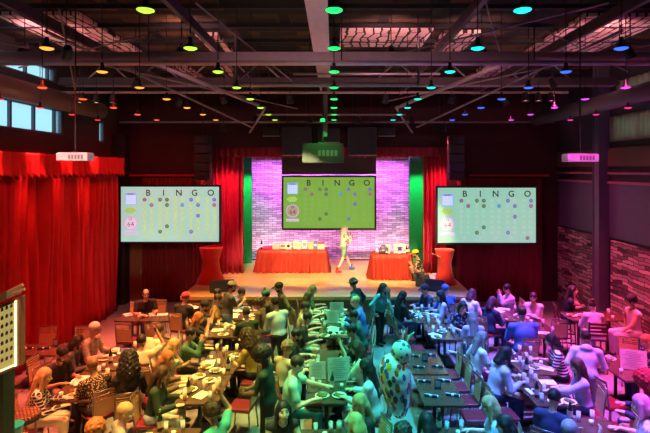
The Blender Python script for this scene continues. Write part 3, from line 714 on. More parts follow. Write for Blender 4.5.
# ------------------------------------------------------------------ screens
def text_geo(items, depth=0):
    """items: (string, x, z, size) -> MB in the XZ plane, centred on x/z"""
    mb = MB(); cache = {}
    for st, x, z, sz in items:
        if st not in cache:
            cu = bpy.data.curves.new('t', 'FONT'); cu.body = st; cu.align_x = 'CENTER'; cu.align_y = 'CENTER'; cu.size = 1; cu.resolution_u = 3; cu.offset = .018 if st.isalpha() else 0
            ob = bpy.data.objects.new('t', cu); me = ob.to_mesh(); cache[st] = ([tuple(v.co) for v in me.vertices], [tuple(p.vertices) for p in me.polygons]); ob.to_mesh_clear(); bpy.data.objects.remove(ob); bpy.data.curves.remove(cu)
        V, Fs = cache[st]; mb.add([(x+v[0]*sz, -depth, z+v[1]*sz) for v in V], Fs)
    return mb
def emat(n, c, s=1): return mat(n, c, .5, emit=c, es=s)
CALLED = {(0, 0): 'p', (1, 1): 'p', (2, 0): 'k', (3, 0): 'k', (3, 1): 'k', (5, 1): 'b', (6, 0): 'v', (7, 1): 'v', (7, 3): 'v', (9, 0): 'v', (9, 1): 'p', (3, 5): 'k', (2, 6): 'k', (6, 6): 'v'}
def bingo_screen(name, x, y, z, w, bgc, discs, label, hot, es, last=False, white_side=None):
    h = w*.56; t = empty(name, (x, y, z)); tag(t, label, 'screen', None)
    mb = MB(); b = .07
    mb.box((0, .05, h/2+b/2), (w+2*b, .10, b)).box((0, .05, -h/2-b/2), (w+2*b, .10, b)).box((-w/2-b/2, .05, 0), (b, .10, h)).box((w/2+b/2, .05, 0), (b, .10, h)).box((0, .08, 0), (w, .03, h)); mb.build('frame', black, t)
    MB().box((0, .04, 0), (w, .02, h)).build('screen', emat(name+'_glow'+label[:3], bgc, es), t)
    U = lambda u: (u-.5)*w
    Vv = lambda v: (.5-v)*h
    ink = emat('screen_ink', (.05, .05, .07), .3)
    text_geo([(c, U(u), Vv(.115), w*.088) for c, u in zip('BINGO', (.276, .434, .59, .75, .915))], -.025).build('lettering', ink, t)
    cols = {'n': emat('disc_pale_'+label[:3], discs, es), 'p': emat('disc_purple', (.28, .14, .26), .8), 'k': emat('disc_dark', (.12, .20, .10), .8), 'b': emat('disc_blue', (.10, .30, .55), .9), 'v': emat('disc_violet', (.16, .16, .50), .9)}
    md = MB(); num = []; order = ['n', 'p', 'k', 'b', 'v']; n = 0
    for c5 in range(5):
        for k in range(15):
            r, s = divmod(k, 2); cc = 2*c5+s; u = (.276, .434, .59, .75, .915)[c5]+(-.035 if s == 0 else .035); v = .235+r*.097
            if k == 14: u = (.276, .434, .59, .75, .915)[c5]
            n += 1; kind = CALLED.get((cc, r), 'n')
            if last and k == 14 and c5 == 4: kind = 'p'
            md.cm = order.index(kind)
            rr = w*.021*(1.0 if kind != 'n' else .8)
            md.add([(U(u)+rr*math.cos(a*PI/6), .022, Vv(v)+rr*math.sin(a*PI/6)) for a in range(12)], [tuple(range(12))])
            num.append((str(n), U(u), Vv(v), w*.022))
    md.build('number_disc', [cols[k] for k in order], t); text_geo(num, -.017).build('numbers', emat('number_ink_'+label[:3], tuple(c*.7 for c in discs), es*.8), t)
    mb = MB()
    for u in (.195, .355, .512, .67, .835): mb.box((U(u), .024, 0), (w*.0025, .006, h))
    mb.build('divider_lines', emat('divider_'+label[:3], tuple(c*.88 for c in bgc), es), t)
    MB().box((U(.10), .024, Vv(.22)), (w*.12, .006, h*.22)).build('pattern_card', emat('card_blue'+label[:3], (.25, .38, .75) if es > .5 else (.3, .5, .6), es), t)
    mb = MB()
    for i in range(5):
        for j in range(5): mb.box((U(.10)+(i-2)*w*.021, .019, Vv(.235)+(j-2)*h*.034), (w*.016, .004, h*.026))
    mb.build('pattern_squares', emat('card_cell'+label[:3], (.62, .75, .95) if es > .5 else (.5, .7, .7), es), t)
    text_geo([('BINGO', U(.10), Vv(.135), w*.02)], -.016).build('card_lettering', ink, t)
    MB().add([(U(.095)+w*.062*math.cos(a*PI/3), .022, Vv(.43)+h*.06*math.sin(a*PI/3)) for a in range(6)], [tuple(range(6))]).build('badge', emat('badge'+label[:3], (.30, .52, .12), es), t)
    for i, (rr, cc) in enumerate(((.072, (.50, .33, .62)), (.060, hot))):
        MB().add([(U(.10)+w*rr*math.cos(a*PI/16), .021-.003*i, Vv(.66)+w*rr*math.sin(a*PI/16)) for a in range(32)], [tuple(range(32))]).build('number_ball', emat('ball_%d' % i+label[:3], cc, es), t)
    text_geo([('O', U(.10), Vv(.585), w*.038), ('64', U(.10), Vv(.685), w*.072)], -.012).build('called_number', emat('called_ink', (.22, .02, .10), .6), t)
    MB().box((U(.10), .022, Vv(.84)), (w*.14, .006, h*.05)).build('caption_bar', emat('bar'+label[:3], (.55, .42, .75), es), t)
    return t
s1 = bingo_screen('projection_screen', (169.8-CX)/F*17.45, 17.45, EYE-(214.3-CY)/F*17.45, 3.50, (.31, .57, .48), (.42, .66, .22), 'big side projection screen with pale green bingo board beside the tall red side curtain', (.62, .55, .70), 1.0)
s2 = bingo_screen('projection_screen', (329-CX)/F*20.2, 20.2, EYE-(202.8-CY)/F*20.2, 3.76, (.17, .36, .055), (.20, .37, .10), 'green-tinted bingo board projection screen hanging in the middle of the stage', (.36, .28, .20), 1.0)
s3 = bingo_screen('projection_screen', (487-CX)/F*17.45, 17.45, EYE-(215.3-CY)/F*17.45, 3.50, (.25, .54, .40), (.36, .60, .46), 'bluish-green bingo board projection screen between the stage and the wooden lath wall', (.60, .60, .62), 1.0, last=True)
# screen supports
MB().box((0, .06, 1.60), (3.9, .06, .86)).build('top_masking', mat('screen_masking', (.08, .07, .09), .8), s2)
mb = MB(); mb.tube((-1.7, .05, 1.78), (-1.7, .05, 2.2), .015).tube((1.7, .05, 1.78), (1.7, .05, 2.2), .015); mb.build('hanger', black, s2)
for s in (s1, s3):
    MB().tube((-1.2, .12, 1.1), (-1.2, .5, 1.2), .02).tube((1.2, .12, 1.1), (1.2, .5, 1.2), .02).build('bracket', black, s)
# curtains below the side screens and a door
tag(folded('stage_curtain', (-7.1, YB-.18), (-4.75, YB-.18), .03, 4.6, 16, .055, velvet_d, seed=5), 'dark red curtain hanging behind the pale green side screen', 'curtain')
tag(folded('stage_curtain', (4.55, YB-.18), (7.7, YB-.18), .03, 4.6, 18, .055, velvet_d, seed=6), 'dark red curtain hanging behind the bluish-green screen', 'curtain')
d = tag(empty('door_1', (-7.42, YB-.05, 1.2)), kind='structure'); dp = MB().box((0, 0, 0), (.62, .06, 2.4)).build('door_panel', mat('brown_door', (.22, .09, .035), .5), d); MB().box((.24, -.05, -.1), (.03, .06, .14)).build('door_handle', steel, dp)
# stage drapes
zt = 6.0
tag(folded('leg_curtain', (-4.62, 18.75), (-3.50, 18.95), SZ+.02, zt, 6, .16, magenta_c, seed=8), 'crimson folded leg curtain at the giveaway table side of the stage', 'curtain')
tag(folded('leg_curtain', (3.45, 18.95), (4.40, 18.75), SZ+.02, zt, 6, .16, magenta_c, seed=9), 'crimson folded leg curtain at the crouching host side of the stage', 'curtain')
for sx in (-1, 1):
    tag(MB().box((3.55 if sx > 0 else -3.85, 21.0, SZ+2.35), (.66, .10, 4.68)).box((3.55 if sx > 0 else -3.85, 21.10, SZ+2.35), (.06, .08, 4.6)).build('stage_flat', mat('green_lit_flat', (.04, .42, .20), .7), bevel=.01), 'narrow tall green-lit flat at the edge of the stone wall, '+('giveaway table side' if sx < 0 else 'crouching host side'), 'stage flat')  # green stage light is put into the flat's base colour
    tag(folded('stage_curtain', (sx*3.98, 21.6) if sx < 0 else (3.90, 21.6), (-3.90, 21.6) if sx < 0 else (3.98, 21.6), SZ+.02, zt, 2, .03, mat('green_drape', (.04, .30, .12), .8), seed=10), 'thin green drape strip behind the narrow flat, '+('giveaway table side' if sx < 0 else 'crouching host side'), 'curtain')
tag(folded('stage_valance', (-4.5, 18.6), (4.3, 18.6), 5.42, 6.3, 34, .06, mat('deep_crimson', (.28, .012, .03), .8), seed=11, scallop=.06), 'dark red gathered valance across the top of the stage arch', 'valance')
tag(folded('stage_valance', (-3.8, 21.7), (3.8, 21.7), 5.46, 5.9, 30, .05, magenta_c, seed=12, scallop=.03), 'bright pink-red short valance just above the stone wall', 'valance')
# loudspeakers and projectors
def box_speaker(x, y, z, w, h, d, label, m=dark):
    t = empty('loudspeaker', (x, y, z)); tag(t, label, 'speaker'); MB().box((0, 0, 0), (w, d, h)).build('cabinet', m, t, bevel=.02)
    MB().box((0, -d/2-.008, 0), (w*.92, .012, h*.9)).build('grille', mat('speaker_grille', (.03, .035, .035), .9, bump=.6, bscale=200), t)
    MB().box((0, -d/2+.02, -h/2-.012), (w*.98, .03, .02)).build('edge_strip', mat('pale_strip', (.5, .45, .45), .4), t)
    [MB().tube((q*w/3, 0, h/2), (q*w/3, 0, ZC-z), .012).build('hanger', black, t) for q in (-1, 1)]
def wz(py, y): return EYE-(py-CY)/F*y
def wx(px, y): return (px-CX)/F*y
box_speaker(wx(297, 17.5), 17.5, wz(141.5, 17.5), 1.00, .98, .7, 'large black hanging loudspeaker at the lime lamp side of the middle projector')
box_speaker(wx(362, 17.5), 17.5, wz(141.5, 17.5), 1.00, .98, .7, 'large black hanging loudspeaker at the cyan lamp side of the middle projector')
box_speaker(wx(329, 18.0), 18.0, wz(135, 18.0), .80, .55, .5, 'black centre loudspeaker hung behind the green-lit projector')
box_speaker(wx(272, 17.9), 17.9, wz(132, 17.9), .62, .30, .4, 'small dark box hung outside the big loudspeaker at the lime lamp side')
box_speaker(wx(386, 17.9), 17.9, wz(132, 17.9), .62, .30, .4, 'small dark box hung outside the big loudspeaker at the cyan lamp side')
for px, lb in ((203, 'beside the pale green screen'), (456, 'beside the bluish-green screen')):
    t = empty('line_array_speaker', (wx(px, 17.3), 17.3, wz(157, 17.3))); tag(t, 'tall narrow black line array loudspeaker hanging '+lb, 'speaker')
    for i in range(5): MB().box((0, .02*abs(i-1), .60-.31*i), (.52, .42, .29), R=Matrix.Rotation(math.radians(3*i), 3, 'X')).build('cabinet', black, t, bevel=.015)
    MB().tube((0, 0, .70), (0, 0, ZC-t.location.z), .015).build('hanger', black, t)
def projector(x, y, z, w, m, label, topz=ZC, hr=.24):
    t = empty('projector', (x, y, z)); tag(t, label, 'projector')
    MB().box((0, 0, 0), (w, .45*w, hr*w)).box((0, 0, hr*.52*w), (w*.94, .4*w, .02)).build('casing', m, t, bevel=.03*w)
    MB().lathe([(.10*w, 0), (.10*w, .05), (.08*w, .05), (.07*w, .03)], n=16).build('lens', black, t).location = (-.28*w, .225*w, 0)
    for o in kids(t)[-1:]: o.rotation_euler = (-PI/2, 0, 0)
    mb = MB()
    for i in range(5): mb.box((-.08*w+.10*w*i, -.226*w, 0), (.07*w, .008, .14*w))
    mb.build('vent', mat('vent_grey', (.25, .24, .24), .6), t)
    MB().tube((0, 0, .12*w), (0, 0, topz-z), .014).box((0, 0, .17*w), (.25*w, .2*w, .02)).build('mount_pole', black, t)
    return t
wh = mat('white_plastic', (.72, .70, .72), .4)
projector(wx(75.5, 9.5), 9.5, wz(157, 9.5), .60, wh, 'white ceiling-hung projector in front of the red side curtain')
projector(wx(580, 9.5), 9.5, wz(158, 9.5), .60, wh, 'white ceiling-hung projector glowing pink in the violet light beside the steel column')
p3 = projector(wx(323, 15.8), 15.8, wz(153.5, 15.8), 1.30, mat('black_plastic', (.04, .06, .045), .35), 'large black projector lit green hanging over the middle of the stage lip', hr=.46)
add_light('added_green_spot', 'SPOT', (0, -.55, .95), 90, (.02, 1, .10), p3, size=.05, spot=90).rotation_euler = (math.radians(28), 0, 0)  # green spot and the lamp on its arm, added to tint the projector
MB().lathe([(.02, 1.08), (.07, 1.06), (.08, .98), (.05, .98)], n=10).build('added_green_lamp', mat('glow_green', (0, 1, 0)), p3).location = (0, -.55, 0); MB().tube((0, 0, .95), (0, -.55, 1.06), .015).build('added_lamp_arm', black, p3)
mb = MB(); [mb.path([(.02*math.cos(k*1.3+j), .03*math.sin(k+j), .25+.24*k) for k in range(9)], .012, 5) for j in (0, 2)]; mb.build('cable', black, p3)
struct('ceiling_post', MB().box((wx(325, 15.9), 15.95, 7.1), (.16, .14, 2.2)), mat('post_brown', (.12, .09, .08), .6))
# ------------------------------------------------------------------ stage objects
def draped_table(px0, px1, y, topz, depth, label, folds, seed):
    """rectangular table hidden under a floor-length pleated cloth"""
    x0, x1 = wx(px0, y), wx(px1, y); t = empty('draped_table', ((x0+x1)/2, y+depth/2, SZ)); tag(t, label, 'table'); hw, hd_, h = (x1-x0)/2, depth/2, topz-SZ
    cl = mat('orange_red_satin', (.40, .03, .014), .5, bump=.5, bscale=9); rd = random.Random(seed); n = 160; V = []; per = [(-hw, -hd_), (hw, -hd_), (hw, hd_), (-hw, hd_)]
    L = [2*hw, 2*hd_, 2*hw, 2*hd_]; tot = sum(L)
    rows = 6
    for r in range(rows+1):
        t_ = r/rows
        for i in range(n):
            s_ = i/n*tot; k = 0
            while s_ > L[k]: s_ -= L[k]; k += 1
            a, b = per[k], per[(k+1) % 4]; u = s_/L[k]; x = a[0]+(b[0]-a[0])*u; y_ = a[1]+(b[1]-a[1])*u; nx, ny = [(0, -1), (1, 0), (0, 1), (-1, 0)][k]
            o = (.015+.06*t_)*(math.sin(i*1.15+math.sin(i*.37)*1.5)+1)+.06*t_*t_
            V.append((x+nx*o, y_+ny*o, h-(h-.02)*t_))
    Fs = [(r*n+i, r*n+(i+1) % n, (r+1)*n+(i+1) % n, (r+1)*n+i) for r in range(rows) for i in range(n)][:]
    Fs = [f[::-1] for f in Fs]; b0 = len(V); V.append((0, 0, h+.002)); Fs += [(i, (i+1) % n, b0) for i in range(n)]
    link('tablecloth', new_mesh('tablecloth', V, Fs, mats=[cl], smooth=True), t)
    MB().box((0, 0, h-.03), (2*hw-.02, 2*hd_-.02, .03)).build('tabletop', mat('ply_top', (.4, .3, .2), .6), t)
    for sx in (-1, 1):
        for sy in (-1, 1): MB().tube((sx*(hw-.15), sy*(hd_-.1), 0), (sx*(hw-.15), sy*(hd_-.1), h-.04), .018).build('leg', steel, t)
    return t
draped_table(258, 326, 19.1, SZ+.88, .75, 'long giveaway table under an orange-red satin cloth on the stage', 20, 1)
draped_table(372.5, 412, 17.9, SZ+.90, .75, 'shorter stage table under an orange-red satin cloth beside the crouching host', 12, 2)
def tm_(o, label, cat, group=None): return tag(o, label, cat, group)
zt1 = SZ+.885; glossy = mat('dark_green_glass', (.01, .03, .015), .1, coat=1)
def bottle(x, y, z, label, h=.31, m=glossy, group=None, cap=(.6, .5, .2)):
    t = empty('bottle', (x, y, z)); tag(t, label, 'bottle', group)
    gb = MB().lathe([(.0, 0), (.038, 0), (.040, .02), (.040, h*.55), (.034, h*.65), (.015, h*.78), (.013, h), (.0, h)], n=12).build('glass_body', m, t, smooth=True)
    MB().lathe([(.0, h-.03), (.017, h-.03), (.017, h+.01), (0, h+.012)], n=10).build('cap', mat('foil_%d' % int(cap[0]*10), cap, .3, .6), gb)
    MB().lathe([(.041, h*.18), (.0415, h*.18), (.0415, h*.48), (.041, h*.48)], n=12).build('paper_label', mat('cream_paper', (.75, .70, .58), .7), gb)
    return t
bottle(wx(261.5, 19.3), 19.35, zt1, 'dark champagne bottle standing at the end of the giveaway table', .40)
for i, px in enumerate((265, 269, 273)):
    tm_(MB().ball((0, 0, .05), (.15, .12, .07), 10).ball((.05, .02, .09), (.08, .08, .04), 8).build('folded_cloth', mat('pink_satin', (.80, .05, .35), .5), None, (wx(px, 19.4), 19.4+.05*i, zt1-.01), smooth=True), 'bunched hot pink cloth on the giveaway table, '+('next to the champagne bottle', 'middle of the three', 'next to the prize cards')[i], 'cloth', 'pink cloths')
PZ_ = [(276, 8, 'cream box with white front'), (283, 7, 'cream box with red lettering-like band'), (288.5, 6.5, 'white framed box with a black round picture'), (296, 6, 'tall white gift box with gold print'), (299, 5, 'narrow white and yellow carton'), (304.5, 6, 'pale blue and green patterned carton'), (311, 5.5, 'green and white patterned carton'), (315.5, 4, 'slim blue carton'), (321, 8, 'wide cream box with a red lid')]
for i, (px, pw, lb) in enumerate(PZ_):
    y = 19.3+.12*(i % 2); w_ = pw/F*y*.86; h_ = (.22, .20, .26, .31, .27, .33, .29, .28, .22)[i]; t = empty('prize_box', (wx(px, y), y, zt1)); tag(t, lb+' standing on the giveaway table', 'box', 'prize boxes')
    MB().box((0, 0, h_/2), (w_, .12, h_)).build('carton', mat('carton_cream' if i not in (5, 6, 7) else 'carton_%d' % i, {5: (.50, .68, .62), 6: (.42, .60, .35), 7: (.12, .25, .55)}.get(i, (.82, .78, .66)), .6), t, bevel=.004)
    c = ((.8, .8, .75), (.7, .08, .05), (.02, .02, .02), (.75, .55, .1), (.8, .65, .1), (.2, .45, .5), (.7, .6, .2), (.6, .7, .8), (.75, .06, .04))[i]
    if i == 2: MB().add([(.06*math.cos(a*PI/8), -.062, h_/2+.06*math.sin(a*PI/8)) for a in range(16)], [tuple(range(16))]).build('front_picture', mat('pic2', c, .5), t)
    elif i == 8: MB().box((0, 0, h_+.02), (w_+.02, .13, .05)).build('lid', mat('pic8', c, .5), t)
    else: MB().box((0, -.062, h_*.55), (w_*.7, .004, h_*.35)).build('front_picture', mat('pic%d' % i, c, .5), t)
# right table: machine, kettle, small things
zt2 = SZ+.905; y2 = 18.1
t = empty('sewing_machine', (wx(400, y2), y2+.15, zt2)); tag(t, 'cream boxy machine with an arch opening on the shorter stage table', 'machine'); cm = mat('cream_enamel', (.80, .74, .58), .35)
MB().box((0, 0, .03), (.44, .2, .06)).build('base', cm, t, bevel=.01); MB().box((-.17, 0, .19), (.10, .18, .28)).box((0, 0, .29), (.44, .18, .10)).box((.18, 0, .20), (.07, .14, .12)).build('body', cm, t, bevel=.015)
MB().tube((.18, 0, .06), (.18, 0, .15), .01).build('needle_bar', steel, t); MB().box((0, -.095, .18), (.14, .02, .14)).build('dark_panel', mat('dark_blue_panel', (.03, .04, .10), .4), t)
t = empty('folding_display', (wx(388, y2), y2+.1, zt2)); tag(t, 'white rectangular stand beside the round black machine on the stage table', 'display'); MB().box((0, 0, .16), (.16, .12, .32)).build('panel', cm, t, bevel=.01); MB().box((0, -.063, .18), (.10, .004, .18)).build('inset', mat('grey_inset', (.4, .4, .38), .5), t)
t = empty('bingo_cage', (wx(383.5, y2), y2, zt2)); tag(t, 'round black wire ball cage on the shorter stage table', 'cage'); mb = MB()
for k in range(8):
    a = k*PI/8; mb.path([(.13*math.cos(s)*math.cos(a), .13*math.cos(s)*math.sin(a), .20+.13*math.sin(s)) for s in np.linspace(0, 2*PI, 17)], .006, 5)
mb.build('wire_ball', black, t, smooth=True); MB().tube((-.17, 0, 0), (-.15, 0, .2), .01).tube((.17, 0, 0), (.15, 0, .2), .01).box((0, 0, .01), (.36, .2, .02)).tube((-.15, 0, .2), (.15, 0, .2), .006).build('stand', black, t)
mb = MB(); 
for i in range(14): mb.ball((random.uniform(-.06, .06), random.uniform(-.06, .06), .11+random.uniform(0, .04)), .02, 8)
mb.build('balls', mat('ball_white', (.8, .75, .7), .4), t, smooth=True)
t = empty('toy_figure', (wx(376.8, y2), y2, zt2)); tag(t, 'small white and red trinket at the end of the shorter stage table', 'trinket'); MB().lathe([(.05, 0), (.07, .04), (.05, .1), (.03, .14), (.045, .18), (0, .22)], n=12).build('body', mat('white_ceramic', (.8, .78, .76), .3), t, smooth=True); MB().box((0, -.05, .05), (.09, .03, .05)).build('band', mat('pic1', (.7, .08, .05)), t)
bottle(wx(407, y2), y2+.1, zt2, 'dark beer bottle on the shorter stage table near the yellow-capped host', .30)
bottle(wx(409.5, y2), y2+.25, zt2, 'amber bottle on the shorter stage table closest to the yellow-capped host', .27, mat('amber_glass', (.35, .16, .02), .1, coat=1))
for i, px in enumerate((396, 403)):
    tm_(MB().box((0, 0, .02), (.14, .10, .04)).build('gift_packet', mat('red_packet', (.6, .03, .05), .5), None, (wx(px, 17.95), 17.98, zt2)), 'small flat red packet in front of the cream machine, '+('below its arch', 'below its needle end')[i], 'packet')
# cocktail tables in red covers, wedges, laptop stand
def covered(px, y, w_, h, label):
    t = tag(MB().lathe([(w_*.62, 0), (w_*.40, h*.3), (w_*.33, h*.6), (w_*.48, h*.97), (w_*.49, h), (0, h+.005)], n=24).build('covered_cocktail_table', mat('red_stretch_cover', (.80, .03, .02), .6, sheen=.3), None, (wx(px, y), y, SZ), smooth=True), label, 'table'); return t
covered(444.5, 17.3, .70, 1.20, 'tall cocktail table in a tight red cover at the crouching host side of the stage'); covered(211, 17.5, .85, 1.25, 'tall cocktail table in a tight red cover at the giveaway table side of the stage')
def wedge(px, y, label, rz=0, s=1):
    t = empty('stage_monitor', (wx(px, y), y, SZ), rz); tag(t, label, 'speaker', 'stage monitors')
    V = [(-.3*s, -.2, 0), (.3*s, -.2, 0), (.3*s, .2, 0), (-.3*s, .2, 0), (-.3*s, -.05, .38), (.3*s, -.05, .38), (.3*s, .2, .30), (-.3*s, .2, .30)]
    MB().add(V, [(0, 3, 2, 1), (4, 5, 6, 7), (0, 1, 5, 4), (1, 2, 6, 5), (2, 3, 7, 6), (3, 0, 4, 7)]).build('cabinet', mat('monitor_black', (.03, .035, .04), .6), t, bevel=.01)
    MB().box((0, -.14, .19), (.52*s, .01, .30), R=Matrix.Rotation(math.radians(-21), 3, 'X')).build('grille', mat('speaker_grille', (.03, .035, .035), .9), t)
wedge(222, 16.2, 'black floor monitor wedge near the man in the grey cap', .3, 1.3); wedge(434, 16.3, 'black floor monitor wedge near the crouching host', -.5); wedge(424, 16.9, 'dark brown wooden wedge beside the black floor monitor', .9, .8)
tm_(MB().ball((0, 0, .12), (.35, .25, .16), 14).ball((.2, .05, .2), (.2, .2, .14), 12).ball((-.25, .02, .08), (.2, .2, .12), 12).build('draped_bag', mat('lavender_cloth', (.55, .35, .75), .7, bump=.5, bscale=9), None, (wx(431, 17.4), 17.4, SZ), smooth=True), 'heaped lavender cloth bag on the stage behind the crouching host', 'bag')
t = empty('music_stand', (wx(437, 17.2), 17.2, SZ)); tag(t, 'thin wooden-topped stand between the crouching host and the red covered table', 'stand'); MB().box((0, 0, 1.0), (.35, .25, .02), R=Matrix.Rotation(.35, 3, 'Y')).build('desk', mat('pine', (.55, .38, .18), .5), t); MB().tube((0, 0, 0), (0, 0, 1.0), .012).tube((-.2, 0, 0), (0, 0, .25), .008).tube((.2, 0, 0), (0, 0, .25), .008).build('pole', black, t)
# ------------------------------------------------------------------ chairs
wood = mat('tan_plywood', (.60, .40, .22), .45); wood2 = mat('dark_walnut', (.12, .05, .03), .4); redvinyl = mat('red_vinyl', (.20, .015, .03), .35); metal = mat('chair_metal', (.20, .19, .19), .35, .7)
def make_chair():
    t = empty('dining_chair'); tag(t, 'x', 'chair')
    MB().box((0, .0, .445), (.41, .41, .05)).build('seat', redvinyl, t, bevel=.02)
    mb = MB(); R = Matrix.Rotation(math.radians(7), 3, 'X')
    mb.box((0, -.218, .635), (.375, .014, .30), R=R)
    for i in range(2): mb.box((0, -.239-.005*i, .812+.040*i), (.36, .014, .016), R=R)
    mb.box((0, -.257, .905), (.36, .014, .05), R=R); mb.build('backrest', wood, t)
    mb = MB()
    for s in (-1, 1): mb.tube((s*.19, -.20, .44), (s*.19, -.262, .93), .013, n=6)
    mb.tube((-.19, -.262, .93), (.19, -.262, .93), .013, n=6); mb.tube((-.18, .18, .41), (.18, .18, .41), .011, n=6).tube((-.18, -.18, .41), (.18, -.18, .41), .011, n=6).tube((-.18, -.18, .41), (-.18, .18, .41), .011, n=6).tube((.18, -.18, .41), (.18, .18, .41), .011, n=6); mb.build('back_frame', metal, t, smooth=True)
    for sx in (-1, 1):
        for sy in (-1, 1): MB().tube((sx*.18, sy*.18, .43), (sx*.205, sy*.225, 0), .013, n=6).build('leg', metal, t, smooth=True)
    t.scale = (1.06,)*3
    return capture(t)
def make_stool():
    t = empty('bar_stool'); tag(t, 'x', 'stool')
    MB().box((0, 0, .76), (.42, .40, .06)).build('seat', mat('dark_vinyl', (.10, .06, .10), .35), t, bevel=.02)
    mb = MB()
    for i in range(4): mb.box((0, -.215-.012*i, .88+.085*i), (.40, .02, .05))
    mb.build('backrest', wood2, t)
    for s in (-1, 1): MB().box((s*.19, -.225, .97), (.035, .035, .42), R=Matrix.Rotation(math.radians(7), 3, 'X')).build('back_post', wood2, t)
    mb = MB(); 
    for z in (.25, .48): mb.box((0, .19, z), (.40, .025, .03)).box((0, -.19, z), (.40, .025, .03)).box((.19, 0, z), (.025, .38, .03)).box((-.19, 0, z), (.025, .38, .03))
    mb.build('foot_rail', wood2, t)
    for sx in (-1, 1):
        for sy in (-1, 1): MB().tube((sx*.18, sy*.17, .74), (sx*.205, sy*.205, 0), .02, .017, n=4).build('leg', wood2, t)
    t.scale = (1.06,)*3
    return capture(t)
CH = make_chair(); ST = make_stool(); CHAIRS = []
def chair(x, y, face, label, proto=CH, group='slatted dining chairs', z=0):
    o = use(proto, (x, y, z), -math.radians(face)); o['label'] = label; o['group'] = group if proto is CH else 'dark wooden bar stools'; CHAIRS.append((x, y)); return o
# ------------------------------------------------------------------ tables
top_m = mat('table_laminate', (.10, .055, .035), .25, coat=.3); edge_m = mat('black_table_base', (.02, .02, .02), .5)
TABLES = {}
def make_table(key, x, y, w_, l, desc, h=.75, rot=0):
    kf, h = (.990, .79) if h < 1 else (.986, 1.1); x, y, w_, l = x*kf, y*kf, w_*kf, l*kf
    TABLES[key] = (x, y, w_, l, h, desc); t = empty('dining_table' if h < 1 else 'bar_table', (x, y, 0), rot); tag(t, desc[0].lower()+desc[1:], 'table', 'dining tables' if h < 1 else 'high bar tables')
    MB().box((0, 0, h-.02), (w_, l, .04)).build('tabletop', top_m, t, bevel=.005)
    MB().box((0, 0, h-.06), (w_*.7, l*.7, .03)).build('underframe', edge_m, t)
    s = (0, l*.27) if l >= w_ else (w_*.27, 0)
    for sg in (-1, 1):
        MB().tube((s[0]*sg, s[1]*sg, .04), (s[0]*sg, s[1]*sg, h-.06), .035, n=10).build('pedestal', edge_m, t, smooth=True)
        MB().box((s[0]*sg, s[1]*sg, .02), (.44 if l >= w_ else .1, .10 if l >= w_ else .44, .04)).build('foot', edge_m, t, bevel=.01)
TB = [('A1', -2.46, 9.32, .78, 1.26, 'amber-lit wooden table crowded with glasses beside the ginger-haired diner'), ('A2', -2.44, 10.62, .76, 1.26, 'amber-lit wooden table holding plates beside the clapping diner in a green jacket'),
      ('A0', -2.52, 7.28, .78, 1.2, 'table at the picture bottom between the two small boys'), ('B1', -2.80, 12.80, .76, 1.26, 'yellow-lit table with drinks in front of the black-capped clapper'), ('B2', -2.62, 14.15, .76, 1.26, 'paper-strewn table by the stage beside the man in the grey cap'),
      ('C1', 0, 12.74, .76, 1.26, 'green-lit table with a wine bottle in the middle row'), ('C2', 0, 14.05, .76, 1.26, 'green-lit table touching the stage in the middle row'), ('D1', -.14, 9.34, .76, 1.26, 'green-lit table with upright menus beside the man in the teal tee'),
      ('D2', -.12, 10.65, .76, 1.26, 'green-lit table behind the upright menus'), ('E', -.16, 7.25, .74, 1.2, 'table at the picture bottom beside the smiling black-haired woman'), ('F1', 2.77, 12.62, .74, 1.26, 'blue-lit table full of glassware in front of the floral dress'),
      ('F2', 2.60, 13.95, .74, 1.26, 'blue-lit table near the stage beside the lavender top'), ('G1', 1.97, 9.27, .74, 1.26, 'empty laid table with four napkin rolls beside the spotted balloon'), ('G2', 1.97, 10.60, .74, 1.26, 'empty laid table behind the one beside the spotted balloon'),
      ('G0', 1.92, 7.30, .74, 1.2, 'table at the picture bottom beside the blue-haired diner'), ('H1', 3.95, 9.25, .76, 1.26, 'violet-lit table with glassware in front of the long brown hair'), ('H2', 4.20, 10.56, .76, 1.26, 'violet-lit table in front of the striped top'),
      ('I1', 5.10, 14.1, .76, 1.26, 'pink-lit table of papers by the dark red curtain'), ('I2', 5.34, 12.78, .74, 1.26, 'pink-lit table beside the broad blue shirt'), ('J', 6.85, 12.95, 1.45, .75, 'high bar table under red-pink light by the lath wall', 1.05),
      ('K', 6.12, 10.3, .78, 1.3, 'pink-lit table with a big upright menu near the red curls'), ('M', 4.17, 7.62, .76, 1.2, 'hot pink lit table with a bottle at the picture bottom'), ('N1', -4.78, 9.46, .78, 1.26, 'red-lit table of cups beside the plaid jacket'), ('N2', -4.82, 10.80, .76, 1.26, 'red-lit table beside the white-haired man in glasses'),
      ('O', -6.62, 11.35, 1.45, .72, 'unoccupied red-lit table beneath the tall side curtain'), ('P', -5.30, 13.85, 1.5, .74, 'red-lit table in front of the black-shirted man'), ('Q', -4.15, 15.0, 1.3, .62, 'red-lit table below the stage corner behind the pink-capped diner'), ('R', -6.55, 9.05, .8, 1.2, 'vacant red table beside the lit display case')]
for a in TB: make_table(*a)
